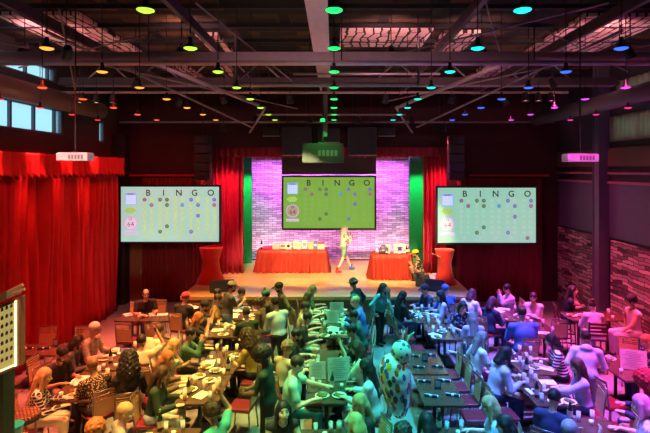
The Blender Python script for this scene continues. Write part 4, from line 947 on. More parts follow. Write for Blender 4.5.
# ------------------------------------------------------------------ tableware
clear = bpy.data.materials.new('clear_glass'); clear.use_nodes = True; nt = clear.node_tree; b = nt.nodes['Principled BSDF']; b.inputs['Base Color'].default_value = (.9, .95, 1, 1); b.inputs['Roughness'].default_value = .05; b.inputs['Alpha'].default_value = .38; b.inputs['Specular IOR Level'].default_value = 1; MC['clear_glass'] = clear
porc = mat('white_porcelain', (.80, .80, .78), .25, coat=.4); paper = mat('white_paper', (.80, .79, .75), .7); navy = mat('navy_napkin', (.02, .03, .08), .8)
def P_glass(h, r, name):
    t = empty(name); gw = MB().lathe([(0, 0), (r*.85, 0), (r, h), (r-.004, h), (r*.8, .01), (0, .01)], n=12).build('glass_wall', clear, t, smooth=True)
    MB().lathe([(0, .012), (r*.80, .012), (r*.88, h*.62), (0, h*.62)], n=12).build('drink', mat('water_'+name, (.55, .62, .68) if 'water' in name else (.55, .22, .06), .08), gw, smooth=True); return capture(t)
def P_plate():
    t = empty('plate'); MB().lathe([(0, .004), (.07, .004), (.12, .018), (.125, .022), (.118, .018), (.07, .010), (0, .010)], n=20).build('dish', porc, t, smooth=True)
    mb = MB(); rd = random.Random(2)
    for i in range(12): a = rd.uniform(0, 6.3); q = rd.uniform(0, .07); mb.ball((q*math.cos(a), q*math.sin(a), .024), (rd.uniform(.02, .04), rd.uniform(.02, .04), .02), 8)
    mb.build('food', mat('leafy_food', (.16, .15, .04), .6), t, smooth=True); return capture(t)
def P_napkin():
    t = empty('napkin_roll'); MB().path([(-.11, 0, .022), (.11, 0, .022)], .020, 10).build('napkin', navy, t, smooth=True); MB().tube((-.02, 0, .022), (.02, 0, .022), .0225, n=12).build('band', paper, t, smooth=True)
    MB().box((0, .05, .004), (.23, .09, .006)).build('place_mat', paper, t); return capture(t)
def P_menu():
    t = empty('menu_board'); mb = MB(); mb.box((0, 0, .16), (.30, .006, .30), R=Matrix.Rotation(-.15, 3, 'X')); mb.build('sheet', paper, t); mb = MB()
    for i in range(9): mb.box((-.03 if i % 2 else 0, -.006+.003*(i-4)*1.0*.0, 0), (0, 0, 0))
    mb = MB(); R = Matrix.Rotation(-.15, 3, 'X')
    for i in range(10):
        v = R @ Vector((0, -.0045, -.11+.025*i)); mb.box((v.x+(-.02 if i % 2 else .01), v.y, v.z+.16), (.20 if i % 3 else .12, .002, .006), R=R)
    mb.build('print', mat('grey_print', (.30, .30, .30), .7), t); return capture(t)
def P_tent():
    t = empty('table_sign'); MB().box((0, 0, .085), (.11, .015, .15)).build('card', mat('black_card', (.02, .02, .025), .5), t); MB().box((0, -.009, .085), (.085, .003, .11)).build('print', mat('card_print', (.40, .45, .48), .6), t); MB().box((0, 0, .006), (.12, .07, .012)).build('foot', black, t); return capture(t)
def P_sheet():
    t = empty('bingo_sheet'); MB().box((0, 0, .002), (.20, .27, .003)).build('sheet', paper, t); mb = MB()
    for i in range(6): mb.box((-.08+.032*i, 0, .004), (.002, .20, .001)).box((0, -.08+.032*i, .004), (.16, .002, .001))
    mb.build('print', mat('grey_print', (.3, .3, .3)), t); return capture(t)
def P_cup():
    t = empty('candle_cup'); MB().lathe([(0, 0), (.03, 0), (.035, .07), (.031, .07), (.027, .01), (0, .01)], n=10).build('cup', porc, t, smooth=True); return capture(t)
def P_bottle():
    t = bottle(0, 0, 0, 'x', .30); return capture(t)
KINDS = {'water': (P_glass(.15, .034, 'water_glass'), 'clear water glass', 'glass'), 'beer': (P_glass(.17, .038, 'amber_drink_glass'), 'glass of amber drink', 'glass'), 'plate': (P_plate(), 'white plate with leftovers', 'plate'), 'napkin': (P_napkin(), 'dark navy napkin roll on a white sheet', 'napkin'),
         'menu': (P_menu(), 'upright cream menu sheet', 'menu'), 'sign': (P_tent(), 'small black table sign', 'sign'), 'sheet': (P_sheet(), 'white paper bingo sheet', 'paper'), 'cup': (P_cup(), 'small white cup', 'cup'), 'bottle': (P_bottle(), 'dark green bottle', 'bottle')}
def put(kind, key, u, v, rz=0, dz=0):
    x, y, w_, l, h, desc = TABLES[key][:6]; proto, lb, cat = KINDS[kind]
    proto[0].scale = (1.08,)*3
    o = use(proto, (x+u*w_/2, y+v*l/2, h+.001+dz), rz); tag(o, lb+' on the '+desc.replace('the picture bottom', 'the bottom'), cat, lb+'s on the '+' '.join(desc.split()[:6])); 
    ws = o['label'].split()
    if len(ws) > 16: o['label'] = ' '.join(ws[:16])
    return o
rd = random.Random(11)
full = [(-.55, -.72), (.55, -.70), (-.55, -.10), (.55, -.05), (-.55, .6), (.55, .62)]
def lay(key, kinds, seed):
    r = random.Random(seed); x, y, w_, l = TABLES[key][:4]; cells = [(a, b) for b in (-.78, -.45, -.12, .2, .53, .84) for a in (-.62, 0, .62)]
    if w_ > l: cells = [(b, a) for a, b in cells]
    r.shuffle(cells)
    for k, c in zip(kinds, cells): put(k, key, c[0]+r.uniform(-.05, .05), c[1]+r.uniform(-.03, .03), r.uniform(0, 6))
PARTY = ['plate', 'plate', 'water', 'water', 'beer', 'beer', 'sheet', 'sheet', 'cup', 'bottle', 'plate', 'napkin']
for i, k in enumerate(('A1', 'A2', 'B1', 'B2', 'C1', 'C2', 'F1', 'F2', 'H1', 'H2', 'N1', 'N2')):
    kk = list(PARTY)
    if k[0] in 'FH': kk = ['water']*6+['plate', 'plate', 'napkin', 'bottle', 'beer', 'cup', 'sheet']
    if k[0] == 'A': kk = ['plate']*3+['beer']*5+['water']*3+['cup', 'cup', 'sheet', 'bottle']
    if k[0] == 'N': kk = ['cup']*5+['sheet', 'sheet', 'beer', 'water', 'plate', 'bottle']
    if k == 'B2': kk = ['sheet']*6+['cup', 'water', 'plate', 'beer']
    lay(k, kk, 40+i)
lay('D2', ['plate', 'water', 'water', 'bottle', 'cup'], 3); lay('I1', ['sheet']*5+['water', 'cup'], 4); lay('I2', ['sheet']*3+['water', 'water', 'cup'], 5); lay('J', ['plate', 'plate', 'water', 'water', 'cup', 'beer'], 6)
lay('P', ['sheet', 'sheet', 'water', 'cup', 'plate', 'beer', 'napkin'], 7); lay('Q', ['napkin', 'napkin', 'cup', 'sheet'], 8)
put('menu', 'D1', -.50, .62).scale = (1.45,)*3; put('menu', 'D1', .62, .50, .15).scale = (1.45,)*3; put('bottle', 'D1', .28, -.05); put('plate', 'D1', .62, -.55); put('water', 'D1', -.7, .1); put('water', 'D1', -.35, -.1); put('plate', 'D1', -.2, -.55); put('cup', 'D1', .75, 0)
for k in ('G1', 'G2'):
    for u, v in ((-.55, -.5), (.55, -.45), (-.55, .5), (.5, .55)): put('napkin', k, u, v, rd.uniform(-.5, -.1))
    put('sign', k, 0, .05); 
put('menu', 'C1', -.1, .9); put('menu', 'C2', .2, -.3).scale = (1.3,)*3; put('menu', 'K', .25, -.2, -.35).scale = (1.6, 1.4, 1.3); put('water', 'K', -.5, .4); put('cup', 'K', -.6, -.4); put('plate', 'K', -.2, .7)
for k in ('E', 'G0', 'A0', 'M'): put('water', k, -.35, .78); put('water', k, .3, .85); put('bottle', k, -.65, .88) if k != 'E' else put('beer', k, .65, .8); put('cup', k, .05, .6)
for u in (-.7, -.15, .5): put('napkin', 'O', u, 0, .3)
put('sign', 'O', .1, .5); put('napkin', 'R', .2, .3, .4); put('napkin', 'R', -.3, -.3, .4)
# ------------------------------------------------------------------ lit display case, stool, bucket at the near left
y0 = 6.5; px = 10; t = empty('display_case', (wx(2, y0), y0, 0), .0); tag(t, 'lit display case with rows of dark bottles and a glowing border by the curtain', 'cabinet')
zt_, zb = wz(304, y0), wz(374, y0); w_ = .50; hh = zt_-zb
R = Matrix.Rotation(0, 3, 'Z')
def skew(mb): mb.v = [(x, y+.0, z+(x)*.42) for x, y, z in mb.v]; return mb
skew(MB().box((0, .05, (zt_+zb)/2), (w_, .10, hh))).build('case', mat('case_bronze', (.30, .16, .10), .4, .4), t, bevel=.01)
skew(MB().box((-.01, -.004, (zt_+zb)/2), (w_-.08, .012, hh-.10))).build('back_panel', emat('case_glow', (.50, .42, .13), .75), t)
mb = MB(); 
for i in range(7):
    for j in range(3): mb.lathe([(0, 0), (.016, 0), (.016, .035), (.007, .05), (0, .055)], (.14-.062*j, -.022, zb+.16+i*(hh-.26)/6), 8)
skew(mb).build('bottles', mat('tiny_bottles', (.10, .03, .01), .3), t, smooth=True)
skew(MB().box((w_/2-.06, -.014, (zt_+zb)/2), (.022, .012, hh-.06)).box((0, -.014, zb+.05), (w_-.1, .012, .022))).build('light_strip', emat('case_strip', (1, .85, .45), 2.2), t)
MB().box((-.13, .14, zb/2+.05), (.26, .24, zb)).build('post', mat('dark_green_post', (.01, .05, .03), .5), t)
skew(MB().box((-.05, .0, zt_+.09), (.42, .3, .10))).tube((-.2, -.05, zt_+.02), (.34, -.1, zt_+.28), .02).tube((-.2, .05, zt_-.02), (.30, .0, zt_+.20), .018).build('rail', mat('bar_chrome', (.5, .45, .42), .3, .7), t)
ys = 7.75; t = empty('woven_stool', (wx(24, ys), ys, 0)); tag(t, 'round stool with a brown basket-weave top beside the plaid jacket', 'stool')
MB().lathe([(0, 1.06), (.22, 1.06), (.235, 1.04), (.235, 1.02), (0, 1.02)], n=28).build('seat', brick_mat('basket_weave', (.45, .17, .10), (.20, .06, .03), (.05, .015, .01), 1, .06, .04, bump=1, axis='XY', warp=0), t, smooth=False)
MB().lathe([(0, .95), (.235, .95), (.245, 1.02), (.0, 1.02)], n=28).build('rim', black, t, smooth=True)
for k in range(4): MB().tube((.15*math.cos(k*PI/2+.7), .15*math.sin(k*PI/2+.7), .96), (.2*math.cos(k*PI/2+.7), .2*math.sin(k*PI/2+.7), 0), .018).build('leg', metal, t)
t = empty('bucket_stand', (wx(9, 7.1), 7.1, 0)); tag(t, 'small wooden side stand holding the teal bucket at the picture corner', 'stand'); MB().box((0, 0, .99), (.34, .34, .03)).build('top', wood, t); MB().tube((0, 0, 0), (0, 0, .98), .03).box((0, 0, .015), (.3, .3, .03)).build('post', black, t)
tag(MB().lathe([(0, 0), (.085, 0), (.125, .20), (.132, .205), (.125, .19), (.08, .012), (0, .012)], n=24).build('bucket', mat('teal_plastic', (.02, .42, .48), .35), None, (wx(14, 7.1), 7.1, 1.01), smooth=True), 'teal plastic bucket beside the basket-weave stool', 'bucket')
# ------------------------------------------------------------------ spotted balloon
yb = 8.05; t = empty('balloon', (wx(396, yb), yb, wz(386, yb))); tag(t, 'large shiny cream balloon with multicoloured spots standing over the empty laid tables', 'balloon')
def skin_pt(th, ph, r): return
mb = MB(); V = []; n, m_ = 40, 28; cols = [(.85, .83, .74), (.05, .10, .06), (.75, .12, .04), (.10, .15, .45), (.70, .05, .20), (.75, .45, .05)]
rdb = random.Random(5); spots = [(rdb.uniform(0, 2*PI), math.asin(rdb.uniform(-.95, .95)), rdb.uniform(.15, .23), rdb.randint(1, 5)) for _ in range(170)]
def bl(u, v):
    z = math.sin(v); r = math.cos(v)**.9*(1+.25*z); return Vector((.255*r*math.cos(u)*(1+.012*math.cos(16*v)), .22*r*math.sin(u)*(1+.012*math.cos(16*v)), .54*z))
n, m_ = 180, 120; Fs = []; mi = []; dirs = np.array([(math.cos(b)*math.cos(a), math.cos(b)*math.sin(a), math.sin(b)) for a, b, _, _ in spots])
for k in range(m_+1):
    for i in range(n): V.append(bl(2*PI*i/n, -PI/2+PI*k/m_))
for k in range(m_):
    for i in range(n):
        Fs.append((k*n+i, k*n+(i+1) % n, (k+1)*n+(i+1) % n, (k+1)*n+i)); a, b = 2*PI*(i+.5)/n, -PI/2+PI*(k+.5)/m_
        dd = dirs @ np.array((math.cos(b)*math.cos(a), math.cos(b)*math.sin(a), math.sin(b))); j = int(dd.argmax()); mi.append(spots[j][3] if math.acos(min(1, dd[j])) < spots[j][2]*.66 else 0)
bms = [mat('balloon_%d' % i, c, .18, coat=1) for i, c in enumerate(cols)]
R = Matrix.Rotation(math.radians(-8), 3, 'Y'); V = [R @ v for v in V]
link('balloon_skin', new_mesh('balloon_skin', V, Fs, mats=bms, midx=mi), t)
mb = MB().ball((.08, -.02, .56), (.17, .15, .20), 24); mb.build('balloon_top', pattern('spotted_foil', 'spots', (.55, .78, .62), (.10, .18, .12), 11, .2), t, smooth=True)
for i, (dx, c) in enumerate(((.12, (.7, .05, .1)), (.17, (.75, .1, .05)), (.21, (.3, .7, .2)), (.08, (.8, .6, .3)))):
    MB().path([(.06+dx*.3, 0, .60), (.06+dx*.8, .02, .72+.05*i), (.06+dx*1.2, .03, .84+.02*i)], [.02, .018, .006], 8).build('streamer', mat('streamer_%d' % i, c, .3), t, smooth=True)
MB().tube((0, 0, -.53), (.0, 0, -1.30), .006, n=5).build('string', paper, t)
# ------------------------------------------------------------------ the crowd: head pixel -> place in the room
def snap(bx, by, hw=.27):
    for k, (x, y, w_, l, h, d) in TABLES.items():
        if abs(by-y) < l/2+.10 and abs(bx-x) < w_/2+hw:
            dx = w_/2+hw-abs(bx-x); dy = l/2+.28-abs(by-y)
            if dx < dy or dy > .3: bx = x+(w_/2+hw)*(1 if bx > x else -1)
            else: by = y+(l/2+.26)*(1 if by > y else -1)
    return bx, by
T_ = {'blk': (.018, .018, .02), 'char': (.06, .06, .065), 'cream': (.72, .62, .45), 'white': (.78, .77, .78), 'teal': (.10, .42, .40), 'dkgreen': (.012, .038, .022), 'olive': (.10, .09, .05), 'navy': (.02, .03, .09), 'mustard': (.45, .28, .06),
      'brown': (.13, .08, .055), 'blue': (.06, .16, .50), 'lav': (.55, .50, .70), 'grey': (.28, .28, .29), 'dkteal': (.02, .12, .13), 'ltblue': (.50, .65, .78), 'pinkw': (.80, .58, .66), 'green': (.05, .15, .09), 'hotpink': (.75, .05, .30), 'denim': (.10, .15, .28), 'ltdenim': (.35, .45, .50), 'khaki': (.45, .38, .25)}
pattern('plaid_cloth', 'plaid', (.02, .02, .025), (.75, .70, .60), 6); pattern('leopard_cloth', 'spots', (.03, .02, .02), (.60, .42, .25), 34); pattern('stripe_cloth', 'stripe', (.02, .02, .03), (.72, .70, .72), 5.2)
pattern('floral_cloth', 'floral', (.02, .03, .08), (.45, .48, .60), 16); pattern('pale_floral', 'floral', (.70, .68, .72), (.35, .40, .60), 18); pattern('small_check', 'spots', (.42, .34, .30), (.20, .15, .15), 30); pattern('wild_print', 'floral', (.75, .72, .60), (.15, .35, .20), 12); pattern('dark_print', 'floral', (.04, .07, .05), (.55, .40, .20), 14)
pattern('green_floral', 'floral', (.60, .66, .45), (.20, .35, .20), 18)
C = lambda k: T_.get(k, k)
# px, py, facing, pose, arms, hair, hair colour, top, sleeve, bottom, legs, skin, options, label, short
R_, L_, A_, F_ = 90, -90, 0, 180
PP = [
 (45, 376, 70, 'sit', 'table', 'verylong', 'blonde', 'plaid_cloth', 'long', 'cream', 'trousers', 'fair', dict(female=1, yaw=10), 'person with very long blonde hair in a black and cream plaid jacket', 'the plaid jacket'),
 (65, 352, 110, 'sit', 'table', 'short', 'black', 'blk', 't', 'denim', 'trousers', 'tan', dict(beard=1, wide=1.1, pitch=-25, lean=16), 'bearded person in a black tee looking down at the red-lit table', 'the bearded black tee'),
 (78, 341, 80, 'sit', 'table', 'bob', 'dkbrown', 'char', 'long', 'blk', 'trousers', 'mid', dict(yaw=-20), 'dark-haired person in charcoal between the bearded and the white-haired diners', 'the charcoal top'),
 (93, 330, 95, 'sit', 'table', 'short', 'white', 'small_check', 'long', 'denim', 'trousers', 'fair', dict(glasses=1, wide=1.1, s=1.06), 'white-haired person with glasses in a checked shirt by the side curtain', 'the checked shirt'),
 (98, 366, -50, 'sit', 'table', 'short', 'ltbrown', 'leopard_cloth', 't', 'blk', 'trousers', 'mid', dict(wide=1.08, lean=14), 'person in a spotted black and tan shirt seated across from the plaid jacket', 'the spotted shirt'),
 (126, 362, -20, 'sit', 'table', 'bigcurly', 'black', 'blk', 'long', 'blk', 'trousers', 'dark', dict(female=1, s=1.05), 'person with huge long black hair seen from behind', 'the huge black hair'),
 (124, 414, 60, 'sit', 'table', 'short', 'blonde', 'grey', 't', 'denim', 'shorts', 'fair', dict(s=1.0, yaw=20), 'blond boy in a grey shirt at the picture bottom', 'the blond boy'),
 (98, 428, 20, 'sit', 'table', 'curly', 'ginger', 'brown', 'long', 'denim', 'trousers', 'fair', dict(), 'person whose reddish brown hair shows at the bottom edge beside the blond boy', 'the reddish brown hair'),
 (149, 330, 30, 'sit', 'wide', 'short', 'brown', 'cream', 'long', 'khaki', 'trousers', 'mid', dict(lean=22, wide=1.1), 'brown-haired person in a cream shirt leaning over, back turned', 'the leaning cream shirt'),
 (142, 341, -20, 'sit', 'raise', 'short', 'dkbrown', 'cream', 't', 'denim', 'trousers', 'mid', dict(), 'dark-haired person in a cream tee with a raised hand, back turned', 'the cream tee'),
 (174, 345, 70, 'sit', 'chin', 'bob', 'blonde', 'green_floral', 't', 'khaki', 'trousers', 'fair', dict(female=1), 'blonde person in a pale green floral top with a hand at the chin', 'the pale green floral top'),
 (167, 359, 80, 'sit', 'table', 'bob', 'ginger', 'brown', 'long', 'denim', 'trousers', 'fair', dict(female=1, lean=15), 'ginger-blonde person in brown leaning to the amber-lit table', 'the ginger bob'),
 (155, 371, 85, 'sit', 'table', 'long', 'brown', 'dkgreen', 'long', 'ltdenim', 'trousers', 'fair', dict(female=1, pitch=-25), 'person with brown hair in a dark green top and light jeans eating', 'the dark green top and light jeans'),
 (191, 334, 85, 'sit', 'clap', 'short', 'black', 'green', 'long', 'blk', 'trousers', 'mid', dict(), 'black-haired person in a shiny green jacket clapping', 'the green jacket'),
 (199, 318, 75, 'sit', 'clap', 'long', 'ginger', 'blk', 't', 'blk', 'trousers', 'fair', dict(female=1), 'strawberry blonde person in a black top clapping', 'the strawberry blonde'),
 (205, 306, 80, 'sit', 'clap', 'short', 'black', 'char', 't', 'blk', 'trousers', 'mid', dict(hat='cap', hatc=(.02, .02, .02), beard=1, wide=1.1), 'person in a black cap and charcoal tee clapping at the yellow-lit table', 'the black cap'),
 (218, 299, 80, 'sit', 'table', 'short', 'brown', 'mustard', 't', 'denim', 'trousers', 'mid', dict(pitch=-25), 'brown-haired person in a mustard tee looking down', 'the mustard tee'),
 (221, 291, 80, 'sit', 'clap', 'short', 'black', 'navy', 'long', 'blk', 'trousers', 'tan', dict(), 'black-haired person in navy just behind the mustard tee', 'the navy top'),
 (232.5, 286.5, 60, 'stand', (V3(-.10, .38, 1.22), V3(.06, .40, 1.2), 'in'), 'short', 'dkbrown', 'char', 't', 'denim', 'trousers', 'mid', dict(hat='cap', hatc=(.25, .23, .2), beard=1, wide=1.1), 'bearded standing person in a grey cap and dark tee with hands together', 'the grey cap'),
 (240, 294, 80, 'sit', 'table', 'short', 'black', 'blue', 'long', 'blk', 'trousers', 'tan', dict(lean=30, Y=14.7), 'person in a royal blue jersey bending behind the grey cap', 'the royal blue jersey'),
 (243, 313, -30, 'sit', 'table', 'short', 'black', 'dkgreen', 'long', 'blk', 'trousers', 'mid', dict(wide=1.1), 'black-haired person in a dark green jacket seen from behind', 'the dark green jacket'),
 (260, 302, -80, 'sit', 'table', 'curly', 'brown', 'brown', 't', 'denim', 'trousers', 'mid', dict(lean=18), 'curly-haired person in a brown tee by the papers', 'the brown tee'),
 (266.5, 296, -80, 'sit', 'table', 'short', 'black', 'char', 'long', 'blk', 'trousers', 'mid', dict(hat='pompom', hatc=(.02, .16, .12), beard=1), 'person in a green beanie with a small bobble', 'the green beanie'),
 (275.5, 287.5, -110, 'stand', 'side', 'short', 'black', 'olive', 'long', 'blk', 'trousers', 'tan', dict(hat='cap', hatc=(.02, .02, .02), beard=1, s=.95), 'standing person in a black cap and olive shirt by the stage', 'the olive shirt'),
 (277.5, 302, -40, 'stand', (V3(-.10, .38, 1.05), V3(.10, .38, 1.05), 'in'), 'short', 'black', 'ltblue', 'long', 'blk', 'trousers', 'tan', dict(wide=1.1), 'standing person in a pale blue long-sleeved shirt, back turned', 'the pale blue shirt'),
 (247, 337, -60, 'sit', 'table', 'bigcurly', 'brown', 'mustard', 't', 'blk', 'trousers', 'mid', dict(female=1), 'person with long curly brown hair and a mustard sleeveless top', 'the curly brown hair'),
 (264.5, 354, -80, 'stand', (V3(-.08, .36, 1.03), V3(.08, .38, 1.03), 'in'), 'afro', 'black', 'dkgreen', 't', 'blk', 'trousers', 'dark', dict(pitch=-28, lean=6), 'standing server with black afro hair in a dark green shirt taking an order', 'the server'),
 (288, 357, 40, 'sit', 'table', 'curly', 'ltbrown', 'khaki', 'long', 'blk', 'trousers', 'fair', dict(Y=9.9), 'person with curly light brown hair directly behind the man in the teal tee', 'the curly light brown hair'),
 (296, 366, 85, 'sit', 'reach', 'short', 'brown', (.28, .62, .58), 't', 'dkteal', 'trousers', 'fair', dict(wide=1.2, s=1.08, lean=8), 'person in a light teal tee reaching over the green-lit table', 'the light teal tee'),
 (283.5, 411, 165, 'sit', 'table', 'long', 'black', 'blk', 'tank', 'blk', 'trousers', 'fair', dict(female=1, pitch=8), 'smiling person with long straight black hair facing the camera', 'the smiling black-haired woman'),
 (297, 335, 90, 'sit', 'table', 'short', 'black', 'blk', 't', 'blk', 'trousers', 'mid', dict(beard=1, wide=1.08), 'bearded person in a black tee in profile at the green-lit row', 'the bearded profile'),
 (305.5, 319, 85, 'sit', 'table', 'short', 'black', 'blk', 't', 'denim', 'trousers', 'mid', dict(wide=1.08, lean=14), 'person in a black tee and dark flat hair just behind the bearded profile', 'the flat dark hair'),
 (306, 307, 85, 'sit', 'table', 'short', 'dkbrown', 'khaki', 't', 'denim', 'trousers', 'mid', dict(), 'person in a tan tee at the wine bottle table', 'the tan tee'),
 (308, 296.5, 70, 'sit', 'table', 'long', 'brown', 'cream', 't', 'denim', 'trousers', 'fair', dict(female=1), 'person with long brown hair and a cream top near the stage front', 'the cream top near the stage'),
 (313, 292, 80, 'sit', 'table', 'long', 'ltbrown', 'green', 't', 'denim', 'trousers', 'fair', dict(female=1, Y=14.7), 'green-lit long-haired person closest to the stage front in the middle row', 'the long-haired diner at the stage front'),
 (355.5, 285, -60, 'stand', 'side', 'curly', 'dkbrown', 'blk', 'long', 'blk', 'trousers', 'mid', dict(hat='brim', hatc='leopard_cloth', s=.93), 'person in a wide spotted hat standing against the stage', 'the spotted hat'),
 (356.5, 297, -80, 'sit', 'table', 'short', 'black', 'navy', 'long', 'blk', 'trousers', 'mid', dict(hat='beanie', hatc=(.02, .10, .10)), 'person in a dark teal beanie below the spotted hat', 'the dark teal beanie'),
 (355, 303, -80, 'sit', 'table', 'fringe', 'blonde', 'blue', 'long', 'denim', 'trousers', 'fair', dict(wide=1.25, s=1.08, Y=13.0), 'broad person in a bright blue shirt with thin fair hair', 'the bright blue shirt'),
 (353.5, 316, -85, 'sit', 'reach', 'short', 'black', 'dkteal', 't', 'blk', 'trousers', 'mid', dict(wide=1.1, lean=14), 'person in a dark teal tee reaching over the wine bottle table', 'the dark teal tee'),
 (351.5, 331, -85, 'sit', 'phone', 'short', 'black', 'dkgreen', 't', 'blk', 'trousers', 'mid', dict(wide=1.15, s=1.03), 'dark-haired person in a dark green tee holding something over the table', 'the dark green tee'),
 (356.5, 348, -80, 'sit', 'phone', 'verylong', 'brown', 'cream', 't', 'blk', 'trousers', 'fair', dict(female=1, lean=8, s=1.04), 'person with long wavy brown hair and a cream tee holding a phone', 'the wavy brown hair'),
 (365.5, 367, -70, 'sit', 'table', 'verylong', 'black', (.62, .66, .72), 'long', 'ltdenim', 'trousers', 'fair', dict(female=1, wide=1.1, s=1.05), 'person with long black hair in a pale grey long-sleeved shirt', 'the pale grey shirt'),
 (359, 403, -110, 'sit', 'drink', 'long', 'blonde', 'blk', 't', 'blk', 'trousers', 'fair', dict(female=1), 'blonde person in a black top drinking from a small cup', 'the blonde drinking'),
 (362, 425, -30, 'sit', 'table', 'long', 'blonde', 'char', 'long', 'blk', 'trousers', 'fair', dict(female=1), 'green-tinted blonde head at the picture bottom below the one drinking', 'the green-tinted blonde'),
 (379.5, 288, 130, 'stand', 'side', 'long', 'dkbrown', 'teal', 'long', 'blk', 'trousers', 'fair', dict(female=1, s=.93), 'standing long-haired person in a teal top at the stage front', 'the teal top'),
 (389.5, 293, 60, 'sit', 'table', 'bob', 'ltbrown', (.25, .50, .42), 'long', 'blk', 'trousers', 'fair', dict(female=1), 'light-haired person in a sea-green top beside the teal top', 'the sea-green top'),
 (400, 295, 70, 'sit', 'table', 'long', 'black', 'blk', 'long', 'denim', 'trousers', 'mid', dict(wide=1.15, female=1), 'person with long black hair in a black jacket leaning to the blue-lit table', 'the black jacket'),
 (428, 290, -110, 'sit', 'table', 'short', 'black', 'navy', 'long', 'blk', 'trousers', 'mid', dict(hat='cap', hatc=(.02, .02, .04), Y=14.7), 'person in a dark cap at the far end of the blue-lit table', 'the dark cap'),
 (438, 295, -85, 'sit', 'table', 'verylong', 'black', 'lav', 'long', 'denim', 'trousers', 'mid', dict(female=1), 'person with long straight black hair and a lavender top', 'the lavender top'),
 (444.5, 285, -20, 'sit', 'table', 'short', 'blue', 'blue', 'long', 'denim', 'trousers', 'fair', dict(wide=1.15, hat='beanie', hatc=(.10, .18, .55), Y=14.7), 'person in a blue shirt and blue beanie, back turned', 'the blue beanie'),
 (469, 292.5, 50, 'sit', 'wide', 'bob', 'plum', 'white', 't', 'pinkw', 'trousers', 'fair', dict(female=1, wide=1.2, lean=20), 'person with dark purple-red hair in a white tee bending forward', 'the purple-red hair'),
 (457.5, 306.5, 175, 'sit', 'lap', 'bob', 'dkbrown', 'floral_cloth', 't', 'navy', 'dress', 'fair', dict(female=1, glasses=1, wide=1.15), 'person with glasses in a dark floral dress facing the camera', 'the dark floral dress'),
 (471.5, 317, 5, 'sit', 'lap', 'verylong', 'grey', 'lav', 't', 'denim', 'trousers', 'fair', dict(female=1), 'person with long straight ash hair seen from behind', 'the long ash hair'),
 (482.5, 338, 75, 'sit', 'back', 'long', 'grey', 'white', 't', 'hotpink', 'trousers', 'fair', dict(female=1, yaw=15), 'ash-haired person in a white tee with an arm thrown back over the chair', 'the ash-haired white tee'),
 (506.5, 354, 80, 'sit', 'table', 'bob', 'black', 'lav', 'long', 'navy', 'trousers', 'mid', dict(female=1, wide=1.1, lean=18, s=1.05), 'person with a black bob in a lavender jumper', 'the lavender jumper'),
 (493, 301.5, 60, 'sit', 'table', 'bob', 'plum', 'navy', 'long', 'navy', 'trousers', 'mid', dict(wide=1.1), 'person in a navy jacket with reddish hair, back turned', 'the navy jacket'),
 (509.5, 290.5, -90, 'sit', 'clap', 'short', 'black', 'lav', 'long', 'char', 'trousers', 'mid', dict(), 'person in a pale jumper clapping by the dark red curtain', 'the pale jumper'),
 (521.5, 313, -5, 'sit', 'table', 'short', 'dkbrown', 'blue', 'long', 'navy', 'trousers', 'mid', dict(wide=1.35, s=1.1), 'very broad person in a blue shirt, back turned', 'the broad blue shirt'),
 (532, 297.5, -150, 'sit', 'cross', 'pony', 'dkbrown', 'white', 'long', 'char', 'trousers', 'fair', dict(female=1), 'person in a white jumper with folded arms facing the room', 'the white jumper'),
 (543, 340, -75, 'sit', 'table', 'bob', 'black', 'stripe_cloth', 't', 'blk', 'trousers', 'mid', dict(wide=1.15, lean=14), 'black-haired person in a black and white striped top', 'the striped top'),
 (586.5, 338, 25, 'stand', (V3(-.25, .3, 1.05), V3(.28, .36, .98), 'down'), 'short', 'black', (.60, .60, .75), 'hood', (.40, .42, .60), 'trousers', 'tan', dict(lean=20, wide=1.15, s=.93), 'standing person in a pale lilac hooded sweatshirt leaning on a chair', 'the lilac sweatshirt'),
 (576, 365, -80, 'sit', 'reach', 'verylong', 'brown', (.45, .42, .62), 'long', 'navy', 'trousers', 'fair', dict(female=1, lean=8), 'person with very long reddish brown hair and a grey-lilac top', 'the very long reddish brown hair'),
 (554, 398, 40, 'sit', 'table', 'short', 'black', 'navy', 't', 'navy', 'trousers', 'mid', dict(pitch=-25), 'person with short black hair in a navy vest at the picture bottom', 'the navy vest'),
 (566, 429, 60, 'sit', (V3(-.12, .45, 1.0), V3(.18, .50, 1.12), 'in'), 'short', 'grey', 'navy', 'long', 'navy', 'trousers', 'mid', dict(), 'bluish grey head with a raised hand at the bottom edge', 'the bluish grey head'),
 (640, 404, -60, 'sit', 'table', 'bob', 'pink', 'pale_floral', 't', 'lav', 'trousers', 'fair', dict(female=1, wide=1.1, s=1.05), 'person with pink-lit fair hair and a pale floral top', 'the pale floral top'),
 (645, 381, -60, 'sit', 'table', 'bigcurly', 'red', 'navy', 'long', 'navy', 'trousers', 'mid', dict(female=1, s=1.05), 'person with a big mass of red curls at the picture edge', 'the red curls'),
 (642, 341, -90, 'sit', 'table', 'short', 'ginger', 'floral_cloth', 't', 'navy', 'trousers', 'fair', dict(glasses=1), 'person with glasses in a dark patterned top behind the pink-lit menu', 'the dark patterned top'),
 (630.5, 301, -90, 'stool', (V3(-.12, .36, .86), V3(.05, .17, 1.17), 'in'), 'curly', 'black', 'pinkw', 'tank', 'pinkw', 'trousers', 'mid', dict(lean=4, s=1.03), 'person with black curls in a pink-white vest drinking at the bar table', 'the pink-white vest'),
 (592, 305, 10, 'stool', 'table', 'bun', 'brown', 'pinkw', 'long', 'ltdenim', 'trousers', 'fair', dict(female=1, s=.95), 'person with a hair bun in a pink-white top, back turned at the bar table', 'the hair bun'),
 (573, 290.5, 100, 'stool', 'chin', 'long', 'dkbrown', 'blk', 'tank', 'blk', 'dress', 'fair', dict(female=1, yaw=20, pitch=5), 'long-haired person in a black dress on a bar stool', 'the black dress'),
